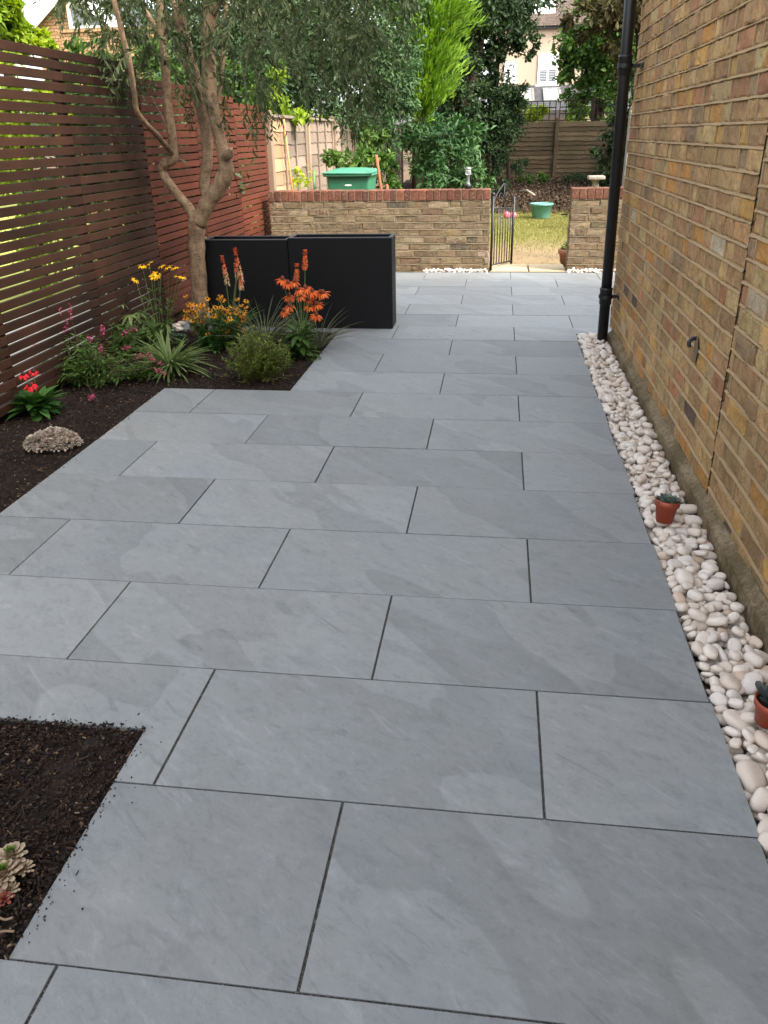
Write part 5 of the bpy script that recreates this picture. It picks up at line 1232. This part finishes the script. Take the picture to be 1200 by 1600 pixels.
# bare hanging shoots
for pp in ([(250, -10), (265, 40), (280, 90), (300, 135), (310, 160)], [(236, 150), (255, 185), (262, 200)], [(560, 20), (530, 60)]):
    qt.tube(smooth_path([tp_(u_, v_, -.3) for u_, v_ in pp], 6), .003, 4, .9, 0, False)
ql.build('leaves', M_OLIVE, olive); qt.build('twigs', M_TWIG, olive)

def crown_tree(name, label, cat, base, blobs, mat, lsize, nl, trunk=None, tmpl=LEAF4, ls=(1, 1), group=None, clump=0.35, bark=None, hang=0.0, flat=0.0, cn=None, trunkname='trunk'):
    """leaves gathered in clumps spread through each blob's volume; blobs = (centre, radii)"""
    t = thing(name, label, cat, base, group); q = MB()
    vol = np.array([np.prod(r) ** (2/3) for _, r in blobs]); share = vol / vol.sum()
    for (c_, r_), sh in zip(blobs, share):
        c_, r_ = np.array(c_), np.array(r_); n = int(nl * sh); nc = cn or max(8, int(n / 90))
        d = rdir(nc); rad = (0.45 + 0.6 * rng.random(nc) ** .6); cc = c_ + d * r_ * rad[:, None] * (1 + .15 * rng.normal(size=(nc, 1)))
        csz = clump * r_.mean() * rng.uniform(.45, 1.25, nc); cs = np.clip(rng.normal(.5, .17, nc), 0, 1)
        k_ = rng.integers(0, nc, n); off = rng.normal(0, .5, (n, 3)); pos = cc[k_] + off * csz[k_][:, None] * np.array([1, 1, .75])
        out = (pos - c_) / r_; D = rdir(n) + out * .55 + np.array([0, 0, -hang]); Hn = rdir(n) * (1 - flat) + out * .5 + np.array([0, 0, .8])
        s = lsize * rng.uniform(.55, 1.3, n)
        q.inst(tmpl[0], tmpl[1], pos, frames(D, Hn), np.stack([s * ls[0], s * ls[1], s], 1), np.clip(cs[k_] + rng.normal(0, .16, n), 0, 1))
    q.build('crown', mat, t)
    if trunk:
        tm = MB()
        for pts_, r0, r1 in trunk: P_ = smooth_path(pts_, 5); tm.tube(P_, np.linspace(r0, r1, len(P_)), 9, .5, 0, True, .12)
        tm.build(trunkname, bark or M_DBARK, t, True)
    return t
def A(u, v, Y): return at(u, v, Y=Y)
def sz(p, Y): return p * (Y + 1.2) * U / CF           # metres spanned by p survey pixels at depth Y
def blob(u, v, Y, ru, rv, ry=None): return (A(u, v, Y), (sz(ru, Y), sz(ry or ru, Y), sz(rv, Y)))
def gnd(p, z=-0.05): return np.array([p[0], p[1], z])
OV = lance(1.0, 0.2, 2, 0.08, 0.8)

# evergreens beyond the lap fence
Y = 19.0; c = A(500, 120, Y); c[0] = min(c[0], FX * U - 0.9)
crown_tree('dark_evergreen', 'big dark evergreen behind the lap fence under the olive branches', 'tree', gnd(c), [blob(470, 110, 17.5, 85, 105), blob(520, 20, 19, 110, 110), blob(560, 120, 19, 70, 75), blob(430, 20, 17, 80, 100), blob(400, 130, 17.5, 60, 50)], M_DARKEV, .085, 36000,
           [([gnd(c), c + np.array([.1, 0, 0]), c + np.array([0, 0, 2.5])], .16, .06)], OV, (.5, 1))
c = A(600, 150, 20.5)
crown_tree('laurel_tree', 'mid green laurel leafed tree hanging over the lap fence', 'tree', gnd(c), [blob(600, 150, 20.5, 44, 52), blob(575, 185, 20, 40, 28), blob(628, 150, 20.5, 22, 42), blob(610, 90, 21, 40, 45)], M_MIDEV, .10, 9000,
           [([gnd(c), (gnd(c) + c) / 2 + np.array([.1, 0, 0]), c], .09, .04)], OV, (.36, 1), hang=.5)
# golden conifer: sprays sweeping up and out
c0 = A(650, 200, 23.5); t = thing('golden_conifer', 'bright yellow green conifer between the dark trees', 'tree', gnd(c0)); q = MB()
T_SPR = lance(1.0, -0.15, 3, 0.04, 0.5)
axis0, axis1 = A(652, 196, 23.5), A(690, -150, 23.5)
for i in range(680):
    tt = rng.random() ** .8; p_ = axis0 + (axis1 - axis0) * tt; az = rng.uniform(0, 6.28); R_ = sz(92, 23.5) * (1 - .60 * tt) * rng.uniform(.35, 1.05) * (.62 + min(1, tt * 4) * .38)
    dirv = np.array([math.cos(az), math.sin(az), rng.uniform(.35, .9)]); tip = p_ + dirv * R_ ; n = 46; s_ = rng.random(n)
    pos = p_ + (tip - p_) * (.25 + .75 * s_)[:, None] + rng.normal(0, .05, (n, 3)); D = dirv + rng.normal(0, .35, (n, 3)) + np.array([0, 0, .35])
    q.inst(T_SPR[0], T_SPR[1], pos, frames(D, rdir(n)), np.stack([rng.uniform(.018, .035, n), rng.uniform(.10, .22, n), np.full(n, .15)], 1), np.clip(.25 + .5 * s_ + rng.normal(0, .15, n), 0, 1))
q.build('crown', M_BRIGHTCON, t); q = MB(); q.tube([gnd(c0), axis0, axis1], [.10, .10, .03], 8); q.build('trunk', M_DBARK, t, True)
# great dark tree with leaning trunk
Y = 26.0; tb = gnd(A(712, 240, Y))
crown_tree('dark_oak', 'large dark leaved tree with thick leaning trunk at the garden end', 'tree', tb, [blob(720, 20, Y, 70, 60), blob(770, -30, Y, 90, 60), blob(690, 110, Y + .8, 40, 60), blob(735, 120, Y + 1.2, 36, 60), blob(722, 90, Y - 1.1, 26, 50), blob(728, 165, Y - 1.2, 28, 40), blob(752, 60, Y - .9, 24, 40), blob(745, 170, Y + .6, 40, 45), blob(690, 190, Y, 45, 40), blob(640, -40, Y + 1, 70, 60), blob(725, 215, Y + .5, 60, 40)], M_DARKEV, .10, 36000,
           [([tb, A(722, 180, Y - .6), A(735, 110, Y - .6), A(748, 50, Y - .4), A(760, -60, Y), A(775, -180, Y)], .21, .11), ([A(738, 90, Y - .5), A(722, 30, Y), A(705, -60, Y)], .12, .07)], OV, (.55, 1))
Y = 27.2; tb = gnd(A(776, 210, Y))
crown_tree('slim_dark_tree', 'slim dark tree standing before the cream house', 'tree', tb, [blob(793, 42, Y, 36, 36), blob(768, 92, Y, 14, 26), blob(818, 72, Y, 19, 15), blob(812, 8, Y, 32, 20), blob(762, 140, Y, 16, 20)], M_DARKEV, .085, 7500,
           [([tb, A(775, 150, Y), A(778, 90, Y), A(784, 30, Y)], .07, .04)], OV, (.6, 1), clump=.3)
Y = 26.6; tb = gnd(A(800, 240, Y))
crown_tree('dark_shrub', 'tall dark shrub hiding the left end of the back fence', 'shrub', tb, [blob(785, 160, Y, 30, 26), blob(778, 198, Y, 30, 36), blob(808, 150, Y, 12, 14), blob(762, 235, Y, 28, 36), blob(798, 185, Y, 16, 18)], M_DARKEV, .09, 9000, [([tb, A(790, 190, Y)], .06, .03)], OV, (.42, 1))
Y = 18.6; tb = gnd(A(700, 300, Y))
crown_tree('cherry_laurel', 'glossy green laurel bush rising behind the low brick wall', 'shrub', tb, [blob(700, 240, Y, 52, 40), blob(675, 265, Y - .5, 38, 30), blob(735, 268, Y - .3, 28, 26), blob(715, 215, Y + .4, 38, 22), blob(660, 225, Y + .6, 30, 30)], M_LAUREL, .125, 5200, [([tb, A(700, 250, Y)], .05, .02)], OV, (.34, 1), clump=.42, flat=.5)
# bright creeper behind the bin
Y = 14.2; tb = gnd(A(575, 300, Y))
crown_tree('bright_shrub', 'bright green leafy shrub climbing the lap fence behind the bin', 'shrub', tb, [blob(590, 232, Y + .8, 22, 28), blob(560, 248, Y, 30, 14), blob(535, 250, Y, 22, 10), blob(600, 262, Y, 14, 26), blob(600, 292, Y, 16, 10)], M_GREEN, .085, 1700, [([tb, A(580, 240, Y)], .02, .01)], OV, (.5, 1))
# grasses at the wall end by the laurel
# right hand tree
Y = 33.0; tb = gnd(A(937, 205, Y))
crown_tree('green_tree', 'leafy green tree behind the trellis on the right', 'tree', tb, [blob(935, 70, Y, 40, 52), blob(912, 92, Y, 28, 34), blob(965, 110, Y, 40, 55), blob(922, 148, Y, 30, 32), blob(968, 10, Y, 55, 45), blob(900, 55, Y, 18, 22)], M_GREEN, .14, 11000,
           [([tb, A(936, 150, Y), A(942, 90, Y), A(950, 0, Y)], .16, .08), ([gnd(A(965, 205, Y)), A(966, 130, Y)], .1, .06)], OV, (.62, 1))
Y = 24.0; tb = gnd(A(1010, 205, Y))
crown_tree('rusty_tree', 'olive brown leaved tree hanging over from behind the drainpipe', 'tree', tb, [blob(950, 15, Y, 55, 30), blob(985, -20, Y, 60, 40), blob(975, 60, Y, 22, 40)], M_RUSTLEAF, .13, 3800, [([tb, A(1000, 60, Y), A(980, -40, Y)], .12, .05)], OV, (.5, 1), hang=.3)
Y = 26.0; tb = gnd(A(960, 280, Y))
crown_tree('ivy_hedge', 'dark hedge in the far right corner of the garden', 'hedge', tb, [blob(965, 230, Y, 22, 55), blob(985, 180, Y, 20, 70), blob(950, 262, Y, 18, 30)], M_DARKEV, .09, 5200, [([tb, A(962, 200, Y)], .04, .02)], OV, (.7, 1))
for (u_, v_, Y, w_, lab) in ((830, 172, 34, 26, 'lime green shrub seen through the trellis left of the shed roof'), (905, 182, 36, 18, 'lime green shrub seen through the trellis under the right tree')):
    tb = gnd(A(u_, 205, Y)); crown_tree('lime_shrub', lab, 'shrub', tb, [blob(u_, v_, Y, w_, 14), blob(u_ - 8, v_ + 14, Y, w_ * .8, 14)], M_LIME, .12, 1500, [([tb, A(u_, v_, Y)], .04, .02)], OV, (.6, 1), 'lime shrubs beyond the back fence')
for i, (u_, Y, v_, lab) in enumerate(((800, 27.5, 262, 'low dark fern at the foot of the back fence, left'), (835, 27.8, 284, 'low green plant on the litter bank below the fence post'), (905, 28, 278, 'low dark plant on the bank near the bird bath'), (775, 24, 292, 'brown green undergrowth beside the open gate'))):
    tb = A(u_, v_ + 8, Y); crown_tree('undergrowth', lab, 'plant', tb, [blob(u_, v_, Y, 22, 9)], M_GREEN if i in (1,) else M_DARKEV, .08, 700, [([tb, A(u_, v_, Y)], .015, .008)], OV, (.4, 1), 'undergrowth along the bank')
a, e_ = A(812, 299, 21.5), A(835, 305, 21); q = MB(); q.tube([a, (a + e_) / 2 + np.array([0, 0, .05]), e_], .022, 6); tag(q.build('pale_branch', M_STONE, None, True), 'bare pale branch lying on the leaf litter', 'branch')

# neighbour side
Y = 9.2; tb = gnd(A(10, 200, Y))
crown_tree('sunlit_tree', 'sunlit lime green tree beyond the left end of the fence', 'tree', tb, [blob(6, 36, Y, 30, 28), blob(52, 62, Y + .4, 30, 12), blob(-45, 20, Y, 55, 60)], M_LIME, .075, 7000, [([tb, A(5, 60, Y), A(-20, 0, Y)], .06, .03)], OV, (.5, 1))
for (u_, v_, Y, ru, rv, m_, lab, nl) in ((130, 150, 9.6, 70, 60, M_GREEN, 'green shrub seen through the slats beside the dark fence boards', 5200), (20, 170, 8.6, 60, 60, M_LIME, 'yellow green shrub seen through the slats at the left edge', 4200),
        (440, 158, 13.2, 26, 34, M_LIME, 'bright green shrub showing over the end of the slatted fence', 1700), (395, 150, 13.5, 40, 40, M_GREEN, 'green shrub behind the olive branches over the red fence', 3200), (230, 120, 12.0, 60, 45, M_GREEN, 'green shrub beyond the fence behind the olive stems', 4200), (330, 60, 16.0, 110, 90, M_DARKEV, 'tall dark green tree beyond the fence behind the olive', 16000)):
    c = A(u_, v_, Y); tb = gnd(c); crown_tree('neighbour_shrub', lab, 'shrub', tb, [blob(u_, v_, Y, ru, rv), blob(u_ + ru * .3, v_ + rv * .5, Y, ru * .8, rv * .7), (np.array([c[0], c[1], max(.4, c[2] * .45)]), (sz(ru, Y) * .8, sz(ru, Y) * .8, max(.4, c[2] * .45)))], m_, .075, nl, [([tb, c], .04, .02)], OV, (.55, 1), 'shrubs in the neighbouring garden')

for i, Y in enumerate((7.6, 8.9, 10.2, 11.4)):
    c = np.array([-4.35 * U, Y * U, 0.9]); crown_tree('neighbour_hedge_bush', 'dark hedge bush close behind the red brown slats', 'shrub', gnd(c), [(c, (.32, .55, .85))], M_DARKEV, .07, 3400, [([gnd(c), c], .03, .02)], OV, (.55, 1), 'hedge bushes behind the red brown slats')
c = np.array([5.6, 19.6, 4.6]); crown_tree('unseen_shade_tree', 'broad unseen tree added beyond the house to shade the back fence', 'tree', gnd(c), [(c, (2.1, 2.4, 2.0))], M_GREEN, .16, 7000, [([gnd(c), c], .18, .09)], OV, (.6, 1))  # out of view behind the house, added to shade the back fence
# ================================================================== FAR HOUSES
HY = 60.0
xl = A(772, 100, HY)[0]; xr = xl + 17.0; ze = A(850, 45, HY)[2]; zs = A(850, 133, HY)[2]; yf = HY * U
hs = thing('cream_house', 'cream rendered house with sash windows beyond the garden end', 'house', (xl + 8, yf + 4, 0))
q = MB(); q.box((xl, yf, -.1), (xr, yf + 8, ze)); q.build('wall', M_CREAM, hs)
q = MB(); q.box((xl - .2, yf - .18, ze - .02), (xr + .2, yf + .02, ze + .14)); q.build('gutter', M_BLACKIRON, hs)
q = MB(); q.add([(xl-.3, yf-.3, ze+.1), (xr+.3, yf-.3, ze+.1), (xr+.3, yf+4, ze+4.2), (xl-.3, yf+4, ze+4.2), (xr+.3, yf+8.3, ze+.1), (xl-.3, yf+8.3, ze+.1)], [(0,1,2,3), (3,2,4,5), (0,3,5), (1,4,2)]); q.build('roof', M_TILE, hs)
q = MB(); c = A(868, 22, HY + 1); a, b_ = A(812, 16, HY + .5), A(871, -40, HY + .5); q.box((a[0], yf + .3, ze + .55), (b_[0], yf + 3, ze + 2.6)); q.build('dormer', M_WHITE, hs)
def window(u0, v0, u1, v1, mull=True, blind=True):
    p0, p1 = A(u0, v0, HY), A(u1, v1, HY); x0, x1, z1, z0 = p0[0], p1[0], p0[2], p1[2]; y_ = yf - .03
    f = MB(); w = .09
    f.box((x0, y_ - .04, z0), (x0 + w, y_ + .02, z1)); f.box((x1 - w, y_ - .04, z0), (x1, y_ + .02, z1)); f.box((x0 + w, y_ - .038, z1 - w), (x1 - w, y_ + .02, z1)); f.box((x0 + w, y_ - .038, z0), (x1 - w, y_ + .02, z0 + w * 1.3))
    f.box((x0 + w, y_ - .036, (z0 + z1) / 2 - .04), (x1 - w, y_ + .02, (z0 + z1) / 2 + .04)); f.box(((x0 + x1) / 2 - .04, y_ - .034, z0 + w * 1.3), ((x0 + x1) / 2 + .04, y_ + .02, (z0 + z1) / 2 - .04))
    fo = f.build('window', M_WHITE, hs)
    g_ = MB(); g_.box((x0 + w, y_ - .005, z0 + w), (x1 - w, y_ + .01, z1 - w)); g_.build('pane', M_GLASS, fo)
    s = MB(); s.box((x0 - .1, y_ - .14, z0 - .09), (x1 + .1, y_ + .02, z0 - .005)); s.build('sill', M_WHITE, fo)
    bl = MB(); bl.box((x0 + w, y_ - .02, (z0 + z1) / 2 + .05), (x1 - w, y_ - .008, z1 - w - .01))
    for i in range(7):
        zz = z0 + w * 1.4 + i * ((z0 + z1) / 2 - z0 - .18) / 7
        bl.box((x0 + w, y_ - .02, zz), (x1 - w, y_ - .008, zz + .035))
    bl.build('blind', M_BLIND, fo)
window(842, 84, 870, 132); window(789, 97, 806, 128)
q = MB(); za, zb_ = zs, A(850, 172, HY - 6)[2]
q.add([(xl - .1, yf - .02, za), (xr, yf - .02, za), (xr, yf - 4.2, zb_), (xl - .1, yf - 4.2, zb_), (xl - .1, yf - .02, za - .12), (xr, yf - .02, za - .12), (xr, yf - 4.2, zb_ - .12), (xl - .1, yf - 4.2, zb_ - .12)], [(0,1,2,3)[::-1], (4,5,6,7), (2,3,7,6), (0,3,7,4), (1,2,6,5)]); q.build('lean_to_roof', M_SLATE, hs)
q = MB(); q.box((xl, yf - 4.0, -.1), (xr - .1, yf - .03, zb_ - .13)); q.build('lean_to_wall', M_CREAM, hs)
for (u0, u1) in ((812, 834), (848, 876)):
    f = MB(); g_ = MB(); pa, pb = A(u0, 150, HY - 2), A(u1, 150, HY - 2); x0, x1 = pa[0], pb[0]
    def rp(x, t, up): return (x, yf - .02 - 4.18 * t, za + (zb_ - za) * t + up)
    for (xa_, xb_, ta, tb2) in ((x0, x1, .2, .24), (x0, x1, .66, .70), (x0, x0 + .1, .24, .66), (x1 - .1, x1, .24, .66)):
        f.add([rp(xa_, ta, .02), rp(xb_, ta, .02), rp(xb_, tb2, .02), rp(xa_, tb2, .02), rp(xa_, ta, .09), rp(xb_, ta, .09), rp(xb_, tb2, .09), rp(xa_, tb2, .09)], [(4,5,6,7), (0,1,5,4), (1,2,6,5), (2,3,7,6), (3,0,4,7)])
    fo = f.build('skylight', M_LAMPGREY, hs); g_.add([rp(x0 + .1, .24, .055), rp(x1 - .1, .24, .055), rp(x1 - .1, .66, .055), rp(x0 + .1, .66, .055)], [(3,2,1,0)]); g_.build('pane', M_SKYL, fo)
# shed beyond the trellis
Y = 38; a, b_ = A(848, 178, Y), A(897, 178, Y); zt_ = A(870, 172, Y)[2]
sh = thing('shed', 'dark shed roof showing through the trellis', 'shed', ((a[0] + b_[0]) / 2, Y * U + 1, 0))
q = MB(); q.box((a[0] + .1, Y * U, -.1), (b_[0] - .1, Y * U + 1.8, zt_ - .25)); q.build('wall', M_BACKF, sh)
q = MB(); q.add([(a[0], Y*U-.15, zt_-.35), (b_[0], Y*U-.15, zt_-.35), (b_[0], Y*U+1, zt_), (a[0], Y*U+1, zt_), (b_[0], Y*U+2.1, zt_-.35), (a[0], Y*U+2.1, zt_-.35)], [(0,1,2,3), (3,2,4,5), (0,3,5), (1,4,2), (0,5,4,1)]); q.build('roof', M_TREL, sh)

# left neighbour gable house
HY2 = 22.0; yf = HY2 * U
gx0, gx1 = A(50, 60, HY2)[0], A(300, 60, HY2)[0]
gh = thing('gable_house', 'brick house with white bargeboard and window beyond the slatted fence', 'house', ((gx0 + gx1) / 2, yf + 3, 0))
za = A(62, 42, HY2)[2]; pk = A(110, -22, HY2)
gx_l = A(55, 42, HY2)[0]; xm = pk[0]; gx_r = 2 * xm - gx_l
q = MB(); q.add([(gx_l, yf, -.1), (gx_r, yf, -.1), (gx_r, yf, za), (xm, yf, pk[2]), (gx_l, yf, za), (gx_l, yf+6, -.1), (gx_r, yf+6, -.1), (gx_r, yf+6, za), (xm, yf+6, pk[2]), (gx_l, yf+6, za)],
  [(0,1,2,3,4), (9,8,7,6,5), (1,6,7,2), (0,4,9,5)]); q.build('wall', M_FBRICK, gh)
def rq(xa_, za_, xb_, zb2, y0_, y1_, tk):
    return ([(xa_, y0_, za_), (xb_, y0_, zb2), (xb_, y1_, zb2), (xa_, y1_, za_), (xa_, y0_, za_ + tk), (xb_, y0_, zb2 + tk), (xb_, y1_, zb2 + tk), (xa_, y1_, za_ + tk)], [(0,3,2,1), (4,5,6,7), (0,1,5,4), (1,2,6,5), (2,3,7,6), (3,0,4,7)])
sl_ = (pk[2] - za) / (xm - gx_l)
q = MB(); q.add(*rq(gx_l - .3, za - .3 * sl_, xm, pk[2], yf - .2, yf + 6.2, .12)); q.add(*rq(gx_r + .3, za - .3 * sl_, xm, pk[2], yf - .2, yf + 6.2, .12)); q.build('roof', M_SLATE, gh)
q = MB(); q.add(*rq(gx_l - .32, za - .3 * sl_ - .14, xm, pk[2] - .14, yf - .24, yf - .205, .25)); q.add(*rq(gx_r + .32, za - .3 * sl_ - .14, xm, pk[2] - .14, yf - .24, yf - .205, .25)); q.build('bargeboard', M_WHITE, gh)
p0, p1 = A(104, 4, HY2), A(164, 46, HY2)
q = MB(); w = .07
q.box((p0[0], yf-.05, p1[2]), (p0[0]+w, yf+.02, p0[2])); q.box((p1[0]-w, yf-.05, p1[2]), (p1[0], yf+.02, p0[2])); q.box((p0[0]+w, yf-.048, p1[2]), (p1[0]-w, yf+.02, p1[2]+w)); q.box((p0[0]+w, yf-.048, p0[2]-w), (p1[0]-w, yf+.02, p0[2])); xm_ = (p0[0]+p1[0])/2; q.box((xm_-.04, yf-.046, p1[2]+w), (xm_+.04, yf+.02, p0[2]-w))
fo = q.build('window', M_WHITE, gh); q = MB(); q.box((p0[0]+w, yf-.02, p1[2]+w), (p1[0]-w, yf-.005, p0[2]-w)); q.build('pane', M_SKYL, fo)
# garage-like lower brick wall in front of it
p0, p1 = A(95, 55, 19), A(290, 55, 19)
q = MB(); q.box((p0[0], 19 * U, -.1), (p1[0], 19 * U + .25, A(150, 50, 19)[2])); q.box((p0[0] - .03, 19 * U - .03, A(150, 50, 19)[2] + .002), (p1[0] + .03, 19 * U + .28, A(150, 48, 19)[2] + .04)); tag(q.build('brick_boundary_wall', M_FBRICK), 'orange brick wall beyond the slatted fence under the white window', 'wall')
